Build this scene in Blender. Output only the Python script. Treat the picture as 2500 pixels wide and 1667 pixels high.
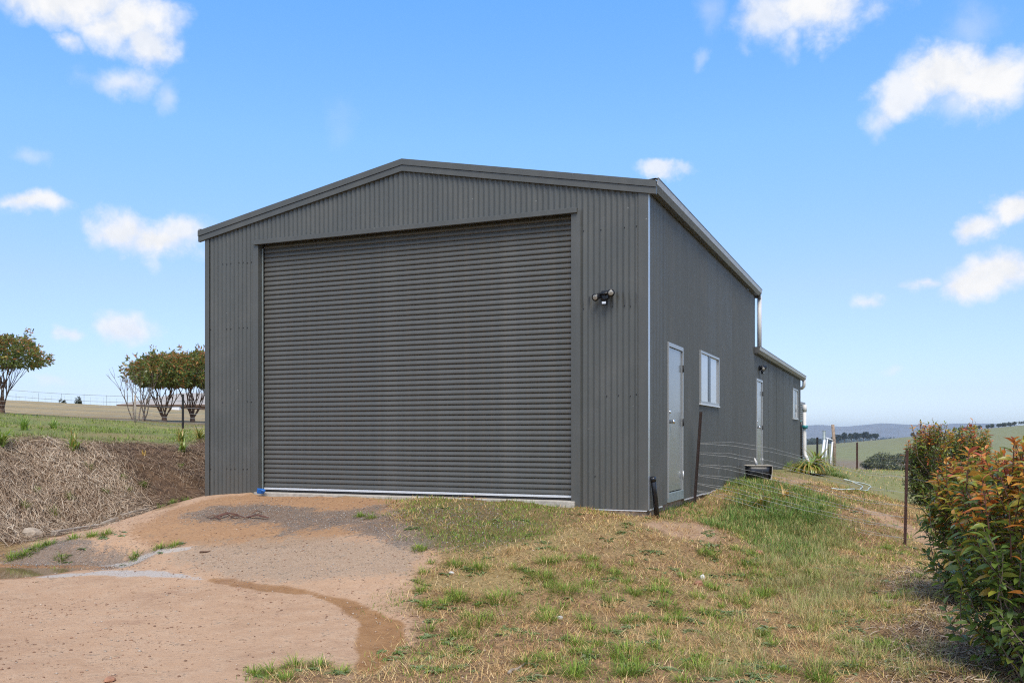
import bpy, math, random
import numpy as np
from mathutils import Vector, Matrix, Euler

R = math.radians
rng = np.random.default_rng(7)
random.seed(7)
C = bpy.context.scene.collection
for o in list(bpy.data.objects):
    bpy.data.objects.remove(o)

# ------------------------------------------------------------------ camera
F_PX, HZ, CAMZ = 2233.0, 1064.8, 0.843          # focal length and horizon of the photograph (2500 px wide)
cam_d = bpy.data.cameras.new('camera')
cam = bpy.data.objects.new('camera', cam_d)
C.objects.link(cam)
cam.location = (0, 0, CAMZ)
cam.rotation_euler = (R(90), 0, 0)
cam_d.sensor_width = 36
cam_d.lens = 36 * F_PX / 2500
cam_d.shift_y = (HZ - 833.5) / 2500
cam_d.clip_start = 0.1
cam_d.clip_end = 30000
sc = bpy.context.scene
sc.camera = cam
sc.view_settings.view_transform = 'Standard'
sc.view_settings.look = 'None'
sc.view_settings.gamma = 1
sc.view_settings.use_curve_mapping = False
sc.view_settings.exposure = 1.3
sc.render.engine = 'CYCLES'
sc.cycles.max_bounces = 6
sc.cycles.diffuse_bounces = 3
sc.cycles.glossy_bounces = 3
sc.cycles.transparent_max_bounces = 8
sc.cycles.volume_bounces = 0
sc.cycles.use_denoising = False
sc.cycles.use_adaptive_sampling = False
sc.cycles.pixel_filter_type = 'BLACKMAN_HARRIS'
sc.cycles.filter_width = 1.15

# ------------------------------------------------------------------ world + sun
SUN_EL, SUN_AZ = R(57), R(176)                  # azimuth clockwise from +Y (view direction): behind, to the right
wd = bpy.data.worlds.new('World')
sc.world = wd
wd.use_nodes = True
wt = wd.node_tree
wt.nodes.clear()


class NT:
    """small node helper"""
    def __init__(self, tree):
        self.t = tree

    def n(self, typ, **kw):
        nd = self.t.nodes.new(typ)
        ins = kw.pop('ins', {})
        for k, v in kw.items():
            setattr(nd, k, v)
        for k, v in ins.items():
            s = nd.inputs[k]
            if isinstance(v, bpy.types.NodeSocket):
                self.t.links.new(v, s)
            else:
                s.default_value = v
        return nd

    def link(self, a, b):
        self.t.links.new(a, b)

    def math(self, op, a, b=0.0, c=0.0, clamp=False):
        nd = self.n('ShaderNodeMath', operation=op, use_clamp=clamp, ins={0: a, 1: b, 2: c})
        return nd.outputs[0]

    def vmath(self, op, a, b=(0, 0, 0), c=(0, 0, 0)):
        nd = self.n('ShaderNodeVectorMath', operation=op, ins={0: a, 1: b, 2: c})
        return nd.outputs['Value'] if op in ('LENGTH', 'DOT_PRODUCT', 'DISTANCE') else nd.outputs[0]

    def noise(self, vec, scale, detail=4, rough=0.55, dist=0.0, out=0):
        nd = self.n('ShaderNodeTexNoise', ins={'Vector': vec, 'Scale': scale, 'Detail': detail, 'Roughness': rough, 'Distortion': dist})
        return nd.outputs[out]

    def ramp(self, v, a, b, c0=0.0, c1=1.0, smooth=True):
        nd = self.n('ShaderNodeMapRange', interpolation_type='SMOOTHSTEP' if smooth else 'LINEAR',
                    ins={0: v, 1: a, 2: b, 3: c0, 4: c1})
        return nd.outputs[0]

    def mix(self, fac, a, b, blend='MIX'):
        nd = self.n('ShaderNodeMix', data_type='RGBA', blend_type=blend)
        for i, v in ((0, fac), (6, a), (7, b)):
            s = nd.inputs[i]
            if isinstance(v, bpy.types.NodeSocket):
                self.t.links.new(v, s)
            elif i == 0:
                s.default_value = v
            else:
                s.default_value = (*v, 1) if len(v) == 3 else v
        return nd.outputs[2]


w = NT(wt)
sky = w.n('ShaderNodeTexSky', sky_type='NISHITA', sun_disc=False, sun_elevation=SUN_EL, sun_rotation=SUN_AZ,
          altitude=600, air_density=1.0, dust_density=0.6, ozone_density=2.2)
dirv = w.n('ShaderNodeTexCoord').outputs['Generated']
sep = w.n('ShaderNodeSeparateXYZ', ins={0: dirv})
az = w.math('ARCTAN2', sep.outputs[0], sep.outputs[1])
el = w.math('ARCSINE', sep.outputs[2])
ae = w.n('ShaderNodeCombineXYZ', ins={0: az, 1: el, 2: 0.0}).outputs[0]
SKY_STRENGTH = 0.10
# clouds: (px, py, half width, half height, opacity) in the photograph, turned into directions of the sky
CLOUDS = [
    (190, -10, 170, 75, 1), (300, 50, 120, 75, 1), (345, 100, 75, 60, .9), (180, 105, 30, 26, .6), (290, 195, 95, 38, .55), (400, 235, 30, 40, .3),
    (85, 508, 92, 32, .95), (365, 575, 118, 58, 1), (300, 560, 75, 55, .95), (420, 560, 80, 52, .9), (150, 812, 44, 28, .75), (292, 798, 80, 36, .85),
    (60, 380, 40, 22, .25), (105, 935, 45, 16, .3), (830, 300, 45, 55, .06),
    (1990, 20, 180, 72, 1), (1870, 50, 90, 62, .8), (1940, 100, 40, 45, .5), (1720, 40, 55, 60, .2), (1840, 30, 60, 50, .6),
    (2310, 180, 110, 75, 1), (2430, 200, 120, 75, 1), (2220, 235, 80, 60, .9), (2165, 285, 50, 40, .5), (2350, 250, 90, 50, .45), (2385, 60, 75, 55, .2),
    (1625, 418, 66, 24, .8), (1680, 408, 40, 14, .4), (2480, 512, 60, 36, 1), (2390, 556, 50, 30, .95), (2410, 672, 105, 46, 1),
    (2245, 686, 48, 16, .6), (2120, 735, 42, 22, .55), (2180, 910, 34, 14, .3), (1710, 155, 28, 20, .2)]
nz = w.noise(dirv, 10.0, 6, 0.55, 0.2)
nz2 = w.noise(dirv, 34.0, 5, 0.6, 0.2)
wa = w.vmath('SUBTRACT', w.noise(dirv, 11.0, 3, .5, 0, 1), (.5, .5, .5))
wb = w.vmath('SUBTRACT', w.noise(dirv, 42.0, 4, .6, 0, 1), (.5, .5, .5))
aew = w.vmath('MULTIPLY_ADD', wa, (.06, .04, 0), ae)
aew = w.vmath('MULTIPLY_ADD', wb, (.028, .022, 0), aew)
nn = w.math('ADD', w.math('MULTIPLY', w.math('SUBTRACT', nz, .5), 1.5), w.math('MULTIPLY', w.math('SUBTRACT', nz2, .5), 1.1))
nn = w.math('ADD', nn, 1.0)
total = None
for (px, py, hw, hh, op) in CLOUDS:
    a0 = math.atan((px - 1250) / F_PX)
    e0 = math.atan((HZ - py) / F_PX * math.cos(a0))
    ia, ie = F_PX / (hw * .93), F_PX / (hh * .93)
    v = w.vmath('MULTIPLY_ADD', aew, (ia, ie, 0), (-a0 * ia, -e0 * ie, 0))
    d = w.vmath('LENGTH', v)
    m = w.ramp(w.math('SUBTRACT', nn, d), -0.26, 0.72 if op > .7 else 1.15, 0.0, op if op > .7 else min(1, op * 1.35))
    total = m if total is None else w.math('MAXIMUM', total, m)
# unseen broken cloud added outside the frame, thickened to whiten the blue skylight
big = w.ramp(w.noise(dirv, 2.6, 8, .6, .4), .44, .66)
outside = w.math('MAXIMUM', w.ramp(w.math('ABSOLUTE', az), R(33), R(45)), w.ramp(el, R(28), R(38)))
up = w.ramp(el, R(1), R(8))
total = w.math('MAXIMUM', total, w.math('MULTIPLY', w.math('MULTIPLY', big, outside), up))
# colour of the clear sky by height: deeper blue above, pale towards the horizon
SG = 2.144 / 2 ** sc.view_settings.exposure
cr = w.n('ShaderNodeValToRGB', ins={0: w.math('DIVIDE', el, R(30))})
stops = [(0.0, (.80, .76, .85)), (.09, (.78, .66, .72)), (.30, (.98, .80, .78)), (.59, (1.0, 1.07, 1.0)), (.85, (.86, 1.15, 1.18)), (1.0, (.82, 1.15, 1.2))]
for i, (p, c) in enumerate(stops):
    e_ = cr.color_ramp.elements[i] if i < 2 else cr.color_ramp.elements.new(p)
    e_.position = p
    e_.color = (*[min(x * .8, 1) for x in c], 1)
tintc = w.vmath('SCALE', cr.outputs[0])
tintc.node.inputs['Scale'].default_value = SG / .8
skyc = w.mix(1.0, w.mix(1.0, sky.outputs[0], (0.80, 0.98, 1.18), 'MULTIPLY'), tintc, 'MULTIPLY')
ccol = w.mix(w.ramp(nz2, .35, .65), tuple(4.25 * SG * k for k in (.97, .99, 1.03)), tuple(4.6 * SG * k for k in (1, 1, 1.01)))
col = w.mix(total, skyc, ccol)
bg = w.n('ShaderNodeBackground', ins={'Color': col, 'Strength': SKY_STRENGTH})
out = w.n('ShaderNodeOutputWorld', ins={0: bg.outputs[0]})

sun_d = bpy.data.lights.new('sun', 'SUN')
sun_d.energy = 1.5
sun_d.angle = R(34)
sun_d.color = (1.0, 0.91, 0.78)
sun = bpy.data.objects.new('sun', sun_d)
C.objects.link(sun)
sd_ = Vector((math.sin(SUN_AZ) * math.cos(SUN_EL), math.cos(SUN_AZ) * math.cos(SUN_EL), math.sin(SUN_EL)))
sun.rotation_euler = sd_.to_track_quat('Z', 'Y').to_euler()
sun.location = (0, -10, 30)


# ------------------------------------------------------------------ helpers
def tag(o, label=None, cat=None, group=None, kind=None):
    if label: o['label'] = label
    if cat: o['category'] = cat
    if group: o['group'] = group
    if kind: o['kind'] = kind
    return o


def empty(name, loc, rz=0.0, label=None, cat=None, group=None):
    o = bpy.data.objects.new(name, None)
    o.location = loc
    o.rotation_euler = (0, 0, rz)
    C.objects.link(o)
    return tag(o, label, cat, group)


def link_mesh(name, me, mat, parent=None):
    if mat and not me.materials:
        me.materials.append(mat)
    o = bpy.data.objects.new(name, me)
    C.objects.link(o)
    if parent: o.parent = parent
    return o


class MB:
    def __init__(s):
        s.v, s.f = [], []

    def add(s, vs, fs):
        b = len(s.v)
        s.v += [tuple(p) for p in vs]
        s.f += [tuple(b + i for i in f) for f in fs]
        return s

    def box(s, x0, x1, y0, y1, z0, z1):
        return s.add([(x0, y0, z0), (x1, y0, z0), (x1, y1, z0), (x0, y1, z0), (x0, y0, z1), (x1, y0, z1), (x1, y1, z1), (x0, y1, z1)],
                     [(0, 3, 2, 1), (4, 5, 6, 7), (0, 1, 5, 4), (1, 2, 6, 5), (2, 3, 7, 6), (3, 0, 4, 7)])

    def obox(s, cen, half, M=Matrix.Identity(3)):
        vs = []
        for dz in (-1, 1):
            for dx, dy in ((-1, -1), (1, -1), (1, 1), (-1, 1)):
                vs.append(Vector(cen) + M @ Vector((dx * half[0], dy * half[1], dz * half[2])))
        return s.add(vs, [(0, 3, 2, 1), (4, 5, 6, 7), (0, 1, 5, 4), (1, 2, 6, 5), (2, 3, 7, 6), (3, 0, 4, 7)])

    def tube(s, pts, r, n=8, cap=True):
        pts = [Vector(p) for p in pts]
        rs = r if isinstance(r, (list, tuple)) else [r] * len(pts)
        rings = []
        prev = None
        for i, p in enumerate(pts):
            t = (pts[min(i + 1, len(pts) - 1)] - pts[max(i - 1, 0)]).normalized()
            if prev is None:
                a = Vector((0, 0, 1)) if abs(t.z) < .9 else Vector((1, 0, 0))
                u = t.cross(a).normalized()
            else:
                u = (prev - t * prev.dot(t)).normalized()
            prev = u
            v_ = t.cross(u)
            rings.append([p + (u * math.cos(2 * math.pi * k / n) + v_ * math.sin(2 * math.pi * k / n)) * rs[i] for k in range(n)])
        b = len(s.v)
        for rg in rings: s.v += [tuple(q) for q in rg]
        for i in range(len(rings) - 1):
            for k in range(n):
                k2 = (k + 1) % n
                s.f.append((b + i * n + k, b + i * n + k2, b + (i + 1) * n + k2, b + (i + 1) * n + k))
        if cap:
            s.f.append(tuple(b + k for k in reversed(range(n))))
            s.f.append(tuple(b + (len(rings) - 1) * n + k for k in range(n)))
        return s

    def extrude(s, prof, y0, y1, axis='y'):
        """closed profile [(a, z)] swept along an axis; a is x when axis is y"""
        n = len(prof)
        f = (lambda a, z, t: (a, t, z)) if axis == 'y' else (lambda a, z, t: (t, a, z))
        vs = [f(a, z, y0) for a, z in prof] + [f(a, z, y1) for a, z in prof]
        fs = [(i, (i + 1) % n, n + (i + 1) % n, n + i) for i in range(n)] + [tuple(reversed(range(n))), tuple(range(n, 2 * n))]
        return s.add(vs, fs)

    def lathe(s, prof, cen=(0, 0, 0), n=24):
        b = len(s.v)
        for r_, z_ in prof:
            for k in range(n):
                a = 2 * math.pi * k / n
                s.v.append((cen[0] + r_ * math.cos(a), cen[1] + r_ * math.sin(a), cen[2] + z_))
        for i in range(len(prof) - 1):
            for k in range(n):
                k2 = (k + 1) % n
                s.f.append((b + i * n + k, b + i * n + k2, b + (i + 1) * n + k2, b + (i + 1) * n + k))
        return s

    def build(s, name, mat, parent=None, smooth=False, bevel=0.0, **kw):
        me = bpy.data.meshes.new(name)
        me.from_pydata(s.v, [], s.f)
        if smooth:
            me.polygons.foreach_set('use_smooth', [True] * len(me.polygons))
        me.update()
        o = link_mesh(name, me, mat, parent)
        if bevel:
            m = o.modifiers.new('bevel', 'BEVEL')
            m.width, m.segments, m.limit_method = bevel, 2, 'ANGLE'
        if kw: tag(o, **kw)
        return o


def np_mesh(name, verts, tris, cols=None, mat=None, parent=None, smooth=False, quads=False):
    me = bpy.data.meshes.new(name)
    verts = np.ascontiguousarray(verts, dtype=np.float32)
    tris = np.ascontiguousarray(tris, dtype=np.int32)
    k = tris.shape[1]
    me.vertices.add(len(verts))
    me.vertices.foreach_set('co', verts.ravel())
    me.loops.add(tris.size)
    me.loops.foreach_set('vertex_index', tris.ravel())
    me.polygons.add(len(tris))
    me.polygons.foreach_set('loop_start', np.arange(0, tris.size, k, dtype=np.int32))
    me.polygons.foreach_set('loop_total', np.full(len(tris), k, dtype=np.int32))
    if smooth:
        me.polygons.foreach_set('use_smooth', np.ones(len(tris), dtype=bool))
    if cols is not None:
        if not isinstance(cols, dict): cols = {'col': cols}
        for nm, c in cols.items():
            at = me.color_attributes.new(nm, 'FLOAT_COLOR', 'POINT')
            c4 = np.ones((len(verts), 4), dtype=np.float32)
            c4[:, :3] = c
            at.data.foreach_set('color', c4.ravel())
    me.update(calc_edges=True)
    me.validate()
    return link_mesh(name, me, mat, parent)


# ------------------------------------------------------------------ value noise in numpy
_tab = np.random.default_rng(3).random((256, 256))


def vnoise(x, y):
    xi, yi = np.floor(x).astype(int), np.floor(y).astype(int)
    fx, fy = x - xi, y - yi
    fx, fy = fx * fx * (3 - 2 * fx), fy * fy * (3 - 2 * fy)
    a, b = _tab[xi & 255, yi & 255], _tab[(xi + 1) & 255, yi & 255]
    c, d = _tab[xi & 255, (yi + 1) & 255], _tab[(xi + 1) & 255, (yi + 1) & 255]
    return (a * (1 - fx) + b * fx) * (1 - fy) + (c * (1 - fx) + d * fx) * fy


def fbm(x, y, s, o=4):
    t, a, n = 0, 1.0, 0
    for i in range(o):
        t = t + a * (vnoise(x * s + 17.3 * i, y * s + 5.7 * i) - .5)
        n += a
        a *= .5
        s *= 2.03
    return t / n * 2                                # about -1 .. 1


def sstep(x, a, b):
    t = np.clip((x - a) / (b - a), 0, 1)
    return t * t * (3 - 2 * t)


# ------------------------------------------------------------------ frames of reference
TH = 0.3995                                         # the shed's long side runs 22.9 degrees right of the view
CX, CY = 1.659, 11.2266                             # its near right corner
W_, LM, LA = 6.84, 9.044, 18.96                     # front width, end of main hall, end of low annex
CT, ST = math.cos(TH), math.sin(TH)


def L2W(lx, ly):
    return CX + lx * CT + ly * ST, CY - lx * ST + ly * CT


def W2L(x, y):
    dx, dy = x - CX, y - CY
    return dx * CT - dy * ST, dx * ST + dy * CT


def P(px, py, d):
    return ((px - 1250) / F_PX * d, d, CAMZ - (py - HZ) / F_PX * d)


def Lp(lx, ly, z):
    x, y = L2W(lx, ly)
    return (x, y, z)


class TPS:
    def __init__(s, pts, reg=1e-4, scale=1.0):
        p = np.array(pts, float)
        s.sc = scale
        s.p = p[:, :2] / scale
        n = len(p)
        K = s.k(np.linalg.norm(s.p[:, None] - s.p[None], axis=2)) + reg * np.eye(n)
        A = np.zeros((n + 3, n + 3))
        A[:n, :n] = K
        A[:n, n] = 1
        A[:n, n + 1:] = s.p
        A[n:, :n] = A[:n, n:].T
        s.w = np.linalg.solve(A, np.concatenate([p[:, 2], np.zeros(3)]))

    @staticmethod
    def k(r):
        return np.where(r > 1e-9, r * r * np.log(np.maximum(r, 1e-9)), 0)

    def __call__(s, x, y):
        x, y = np.asarray(x, float) / s.sc, np.asarray(y, float) / s.sc
        z = s.w[-3] + s.w[-2] * x + s.w[-1] * y
        for (a, b), ww in zip(s.p, s.w[:-3]):
            z = z + ww * s.k(np.hypot(x - a, y - b))
        return z


low = [Lp(0.1, 0, -.16), Lp(-.5, 0, -.11), Lp(-1, 0, -.03), Lp(-3, 0, -.02), Lp(-5.8, 0, -.02), Lp(-6.84, 0, -.06),
       Lp(0, -1, -.25), Lp(-1, -1, -.15), Lp(-3, -1, -.09), Lp(-5, -1, -.08), Lp(-6.84, -1, -.20),
       Lp(0, -2.5, -.42), Lp(-3, -2.5, -.30), Lp(-6, -2.5, -.36), Lp(-4, 4, -.05), Lp(-3, 10, -.05), Lp(-3, 18, -.05),
       P(0, 1340, 11.4), P(250, 1285, 12.86), P(400, 1240, 13.94), P(500, 1212, 14.76), Lp(-7.4, 5, -.02), Lp(-7.4, 10, 0), Lp(-7.5, 20, .1),
       P(0, 1400, 9.75), P(200, 1385, 10.2), P(600, 1500, 7.8), P(0, 1500, 7.9), P(1250, 1500, 7.5), P(1250, 1400, 8.6), P(900, 1400, 8.9),
       P(600, 1400, 9.3), P(1250, 1300, 10.1), P(600, 1667, 5.8), P(0, 1667, 5.85), P(1250, 1667, 5.75), P(2000, 1667, 5.8), P(2500, 1667, 5.85),
       P(1700, 1400, 9.4), P(2208, 1330, 13.1), P(2000, 1450, 8.8), P(2400, 1450, 8.7), P(1900, 1290, 12.8), P(1780, 1230, 13.6),
       Lp(.1, 1, -.17), Lp(.1, 3, -.14), Lp(.1, 5, -.06), Lp(.1, 7.5, -.02), Lp(.1, 10, .02), Lp(.1, 13, .02), Lp(.1, 19, 0),
       Lp(1.5, 3, -.27), Lp(1.5, 7.5, -.06), Lp(2, 13, -.2), Lp(1.3, 19, -.12), Lp(3, 19, -.52), Lp(6, 19, -.78), Lp(3, 26, -.62), P(2150, 1200, 22.2), P(2250, 1250, 18.1), P(2100, 1165, 30),
       P(2092, 1147, 43), P(2300, 1150, 45), P(1995, 1142, 43), P(2500, 1300, 14), P(2033, 1150, 36), P(2400, 1165, 35),
       (14, 60, -2.1), (25, 60, -2.4), (45, 60, -3), (5, 60, -1), (-6, 0, -.82), (0, 0, -.8), (6, 0, -.85), (0, -15, -.9), (-15, -15, -.9), (15, -15, -1),
       (12, 5, -.95), (20, 10, -1.2), (30, 25, -1.5), (-10, 5, -.75), (60, 40, -3.5), (-30, 80, 1), (0, 100, -2)]
upp = [P(0, 1078, 13.83), P(120, 1071, 14.6), P(250, 1080, 15.6), P(500, 1083, 17.9), P(200, 1060, 20), P(450, 1064, 22), P(60, 1036, 24), P(447, 1047, 31.5),
       P(401, 1028, 36), P(10, 1010, 34), P(150, 1012, 42), P(330, 1010, 50), P(150, 995, 70), P(400, 1003, 70), P(50, 980, 105), P(270, 991, 95),
       P(500, 1000, 88), P(160, 985, 105), (-75, 140, 4.2), (-40, 135, 1.6), (-20, 110, 1.2), (-10, 60, 1.9), (-4, 40, 1.1), (0, 90, 1.0),
       (-20, 12, 1.2), (-20, 25, 1.9), (-40, 40, 3.2), (-20, 0, .9), (-20, -15, .8), (-70, 60, 4.2), (-100, 100, 5), (-9.5, 8, .55), (-11, 0, .5)]
tl, tu = TPS(low), TPS(upp)


def A(px, py, d):
    x, y, z = P(px, py, d)
    return (math.atan2(x, y) * 3, math.log(math.hypot(x, y)), z)


def AZ(deg, d, z):
    return (R(deg) * 3, math.log(d), z)


farp = [A(2050, 1150, 300), A(2250, 1152, 300), A(2500, 1145, 300), A(1950, 1150, 300), A(2050, 1112, 550), A(2250, 1105, 600), A(2500, 1090, 600),
        A(2050, 1083, 1000), A(2150, 1074, 1100), A(2250, 1068, 1150), A(2340, 1061, 1150), A(2500, 1049, 1150), A(1970, 1090, 900), A(1800, 1095, 900),
        A(2800, 1035, 1150), A(2800, 1090, 600)]
for dg in (-170, -120, -70, 70, 120, 170):
    farp += [AZ(dg, 60, -1), AZ(dg, 300, -5), AZ(dg, 1100, -6), AZ(dg, 2000, -14), AZ(dg, 9000, -16)]
for dg in (-40, -28, -15, 0):
    farp += [AZ(dg, 200, -1), AZ(dg, 400, -7), AZ(dg, 1100, -12), AZ(dg, 2000, -16), AZ(dg, 9000, -16)]
for dg in (12, 20, 26, 32, 45):
    farp += [AZ(dg, 70, -3), AZ(dg, 150, -7.5), AZ(dg, 1700, -17), AZ(dg, 2600, -17), AZ(dg, 9000, -16)]
tf = TPS(farp, 1e-3)


# zone outlines traced on the ground: photograph points dropped onto the smooth terrain
def base_height(x, y):
    x, y = np.asarray(x, float), np.asarray(y, float)
    lx, ly = W2L(x, y)
    d = np.hypot(x, y)
    wid = 2.2 + np.maximum(0, ly - 12) * .8
    edge = -(W_ + .63) + .18 * np.sin(ly * 1.3) * sstep(-ly, 0, 2)
    t = np.clip((edge - lx) / wid, 0, 1)
    wgt = .5 * (t * t * (3 - 2 * t)) + .5 * np.clip(1 - (1 - t) ** 1.7, 0, 1) * sstep(t, 0, .12)
    zn = tl(x, y) * (1 - wgt) + tu(x, y) * wgt
    a = np.arctan2(x, y)
    r0 = 60 + 60 * sstep(-a, -.05, .25)
    fw = sstep(d, r0, r0 * 1.6)
    if np.any(fw > 0):
        zf = tf(a * 3, np.log(np.maximum(d, 1)))
        zn = zn * (1 - fw) + zf * fw
    return zn


def at(px, py):
    """where the line of sight through a photograph point first meets the terrain"""
    ts = np.concatenate([np.linspace(3, 30, 1500), np.linspace(30, 160, 900), np.geomspace(160, 3000, 600)])
    x, z = (px - 1250) / F_PX * ts, CAMZ - (py - HZ) / F_PX * ts
    h = base_height(x, ts)
    i = np.argmax(z < h)
    if not (z < h).any(): i = len(ts) - 1
    return float(x[i]), float(ts[i])


def poly(*pts):
    return np.array([at(*p) for p in pts])


def sdist(pl, x, y):
    """signed distance to polygon, positive inside"""
    x, y = np.asarray(x, float), np.asarray(y, float)
    ins = np.zeros(x.shape, bool)
    dm = np.full(x.shape, 1e9)
    n = len(pl)
    for i in range(n):
        ax, ay = pl[i]
        bx, by = pl[(i + 1) % n]
        t = np.clip(((x - ax) * (bx - ax) + (y - ay) * (by - ay)) / max((bx - ax) ** 2 + (by - ay) ** 2, 1e-9), 0, 1)
        dm = np.minimum(dm, np.hypot(x - ax - t * (bx - ax), y - ay - t * (by - ay)))
        c = ((ay > y) != (by > y)) & (x < (bx - ax) * (y - ay) / (by - ay + 1e-12) + ax)
        ins ^= c
    return np.where(ins, dm, -dm)


def ldist(pl, wd_, x, y):
    """positive inside a stroke along a polyline with a width at each point"""
    best = np.full(np.shape(x), -1e9)
    for i in range(len(pl) - 1):
        ax, ay = pl[i]
        bx, by = pl[i + 1]
        t = np.clip(((x - ax) * (bx - ax) + (y - ay) * (by - ay)) / max((bx - ax) ** 2 + (by - ay) ** 2, 1e-9), 0, 1)
        d = np.hypot(x - ax - t * (bx - ax), y - ay - t * (by - ay))
        best = np.maximum(best, wd_[i] + t * (wd_[i + 1] - wd_[i]) - d)
    return best


Z_DIRT = poly((505, 1208), (640, 1203), (985, 1222), (955, 1250), (975, 1290), (1010, 1330), (1030, 1370), (1010, 1420), (985, 1470), (1000, 1530),
              (960, 1590), (900, 1640), (860, 1700), (500, 1800), (-500, 1800), (-500, 1430), (0, 1350), (140, 1312), (300, 1268), (420, 1238))
Z_PATCH = poly((585, 1640), (680, 1610), (800, 1610), (860, 1630), (830, 1690), (560, 1690))
Z_MOSS = poly((985, 1224), (1420, 1228), (1380, 1300), (1200, 1345), (1040, 1330), (960, 1270))
Z_GREEN = poly((1592, 1262), (1700, 1206), (1800, 1166), (1880, 1180), (1960, 1195), (2060, 1225), (2010, 1250), (2040, 1310), (1980, 1370), (1880, 1360), (1790, 1290), (1650, 1275))
Z_BARE = [poly((1560, 1282), (1640, 1268), (1740, 1285), (1745, 1315), (1640, 1312)), poly((1885, 1160), (1960, 1166), (1995, 1180), (1900, 1184)),
          poly((2060, 1222), (2150, 1246), (2250, 1292), (2335, 1338), (2320, 1352), (2190, 1292), (2080, 1240))]
Z_LITTER = poly((2210, 1385), (2330, 1390), (2600, 1400), (2600, 1720), (2130, 1720), (2180, 1500))
Z_GRAV = [poly((870, 1270), (1000, 1238), (1180, 1226), (1310, 1280), (1200, 1345), (1000, 1330), (890, 1310)),
          poly((430, 1262), (520, 1235), (640, 1228), (760, 1242), (720, 1275), (500, 1272)),
          poly((640, 1265), (800, 1250), (960, 1232), (900, 1275), (700, 1300)),
          poly((-60, 1352), (140, 1318), (280, 1325), (400, 1345), (330, 1378), (150, 1380), (0, 1376))]
Z_PEB = poly((420, 1340), (800, 1318), (1000, 1330), (980, 1390), (760, 1420), (480, 1395))
Z_ORANGE = [poly((400, 1248), (500, 1222), (640, 1204), (985, 1222), (965, 1290), (760, 1322), (430, 1338), (290, 1305)), poly((640, 1205), (985, 1222), (900, 1258), (760, 1238), (560, 1232)), poly((310, 1290), (640, 1264), (850, 1300), (640, 1335), (420, 1335))]
WETL, WETW = poly((520, 1412), (640, 1432), (760, 1448), (850, 1475), (905, 1505), (938, 1530), (925, 1570), (895, 1640)), [.05, .09, .10, .10, .12, .18, .17, .1]
SILT_SHEEN = [(poly((110, 1404), (250, 1396), (380, 1401), (490, 1413)), [.1, .11, .1, .03]), (poly((40, 1376), (200, 1368), (330, 1353), (460, 1340)), [.12, .14, .12, .04])]
Z_PUD = poly((-70, 1364), (100, 1361), (200, 1360), (275, 1366), (190, 1382), (140, 1397), (40, 1408), (-70, 1412))
_pb = np.concatenate([Z_PUD, (Z_PUD + np.roll(Z_PUD, 1, 0)) / 2])
Z_STRAW = poly((-300, 1078), (60, 1074), (120, 1073), (215, 1090), (270, 1120), (350, 1185), (430, 1258), (300, 1272), (120, 1315), (-300, 1350))
PUD_Z = float(base_height(_pb[:, 0], _pb[:, 1]).min()) - .02
print('PUD', PUD_Z, base_height(_pb[:, 0], _pb[:, 1]).round(3))


def zones(x, y):
    lx, ly = W2L(x, y)
    z = {}
    wob = fbm(x, y, 1.1, 4) * .22
    z['dirt'] = sstep(sdist(Z_DIRT, x, y) + wob * 1.5 + fbm(x, y, 3.3, 3) * .15, -.42, .42) * (1 - sstep(sdist(Z_PATCH, x, y) + wob, -.15, .15))
    wid = 2.2
    bank = sstep(-(W_ + .58) - lx + wob * 1.3, -.12, .25) * (1 - sstep(-(W_ + .63) - lx, wid - .1, wid + .45))
    z['mulch'] = bank * (1 - sstep(ly, 7, 9))
    z['moss'] = sstep(sdist(Z_MOSS, x, y) + wob, -.2, .3)
    z['green'] = sstep(sdist(Z_GREEN, x, y) + wob, -.3, .3) * (1 - .85 * (1 - sstep(lx, .25, .7)) * (1 - sstep(ly, 4.2, 5.5)))
    b = 0
    for q in Z_BARE: b = np.maximum(b, sstep(sdist(q, x, y) + wob * .8, -.15, .15))
    z['bare'] = b
    z['litter'] = sstep(sdist(Z_LITTER, x, y) + wob, -.3, .3)
    g = 0
    for q in Z_GRAV: g = np.maximum(g, sstep(sdist(q, x, y) + wob, -.25, .25))
    z['gravel'] = g
    z['pebble'] = sstep(sdist(Z_PEB, x, y) + wob, -.4, .3)
    o_ = 0
    for q in Z_ORANGE: o_ = np.maximum(o_, sstep(sdist(q, x, y) + wob, -.25, .25))
    z['orange'] = o_
    z['wet'] = sstep(ldist(WETL, WETW, x, y) + wob * .4 + fbm(x, y, 5, 3) * .05, -.05, .06)
    s_ = 0
    for pl, ww in SILT_SHEEN: s_ = np.maximum(s_, sstep(ldist(pl, ww, x, y) + wob * .35, -.07, .05))
    z['silt_sheen'] = s_
    z['pud'] = sdist(Z_PUD, x, y)
    return z


def height(x, y, zz=None):
    x, y = np.asarray(x, float), np.asarray(y, float)
    h = base_height(x, y)
    d = np.hypot(x, y)
    near = 1 - sstep(d, 30, 60)
    if zz is None:
        zz = zones(x, y)
    rough = .035 * (1 - zz['dirt']) + .012
    h = h + near * (fbm(x, y, .9, 3) * .03 * (1 - .6 * zz['dirt']) + fbm(x, y, 3.1, 4) * rough + zz['mulch'] * (fbm(x, y, 1.1, 4) * .14 + fbm(x, y, 6, 2) * .03)
                    + zz['orange'] * fbm(x, y, 4, 3) * .02)
    pd = zz['pud']
    h = np.where(pd > -.5, np.minimum(h, h * sstep(-pd, .1, .5) + (PUD_Z + .012 - .10 * sstep(pd, -.02, .22)) * (1 - sstep(-pd, .1, .5))), h)
    h = h - zz['wet'] * .012
    # hills far off roll a little
    h = h + sstep(d, 120, 400) * fbm(x, y, .004, 4) * 1.6
    return h


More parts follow.
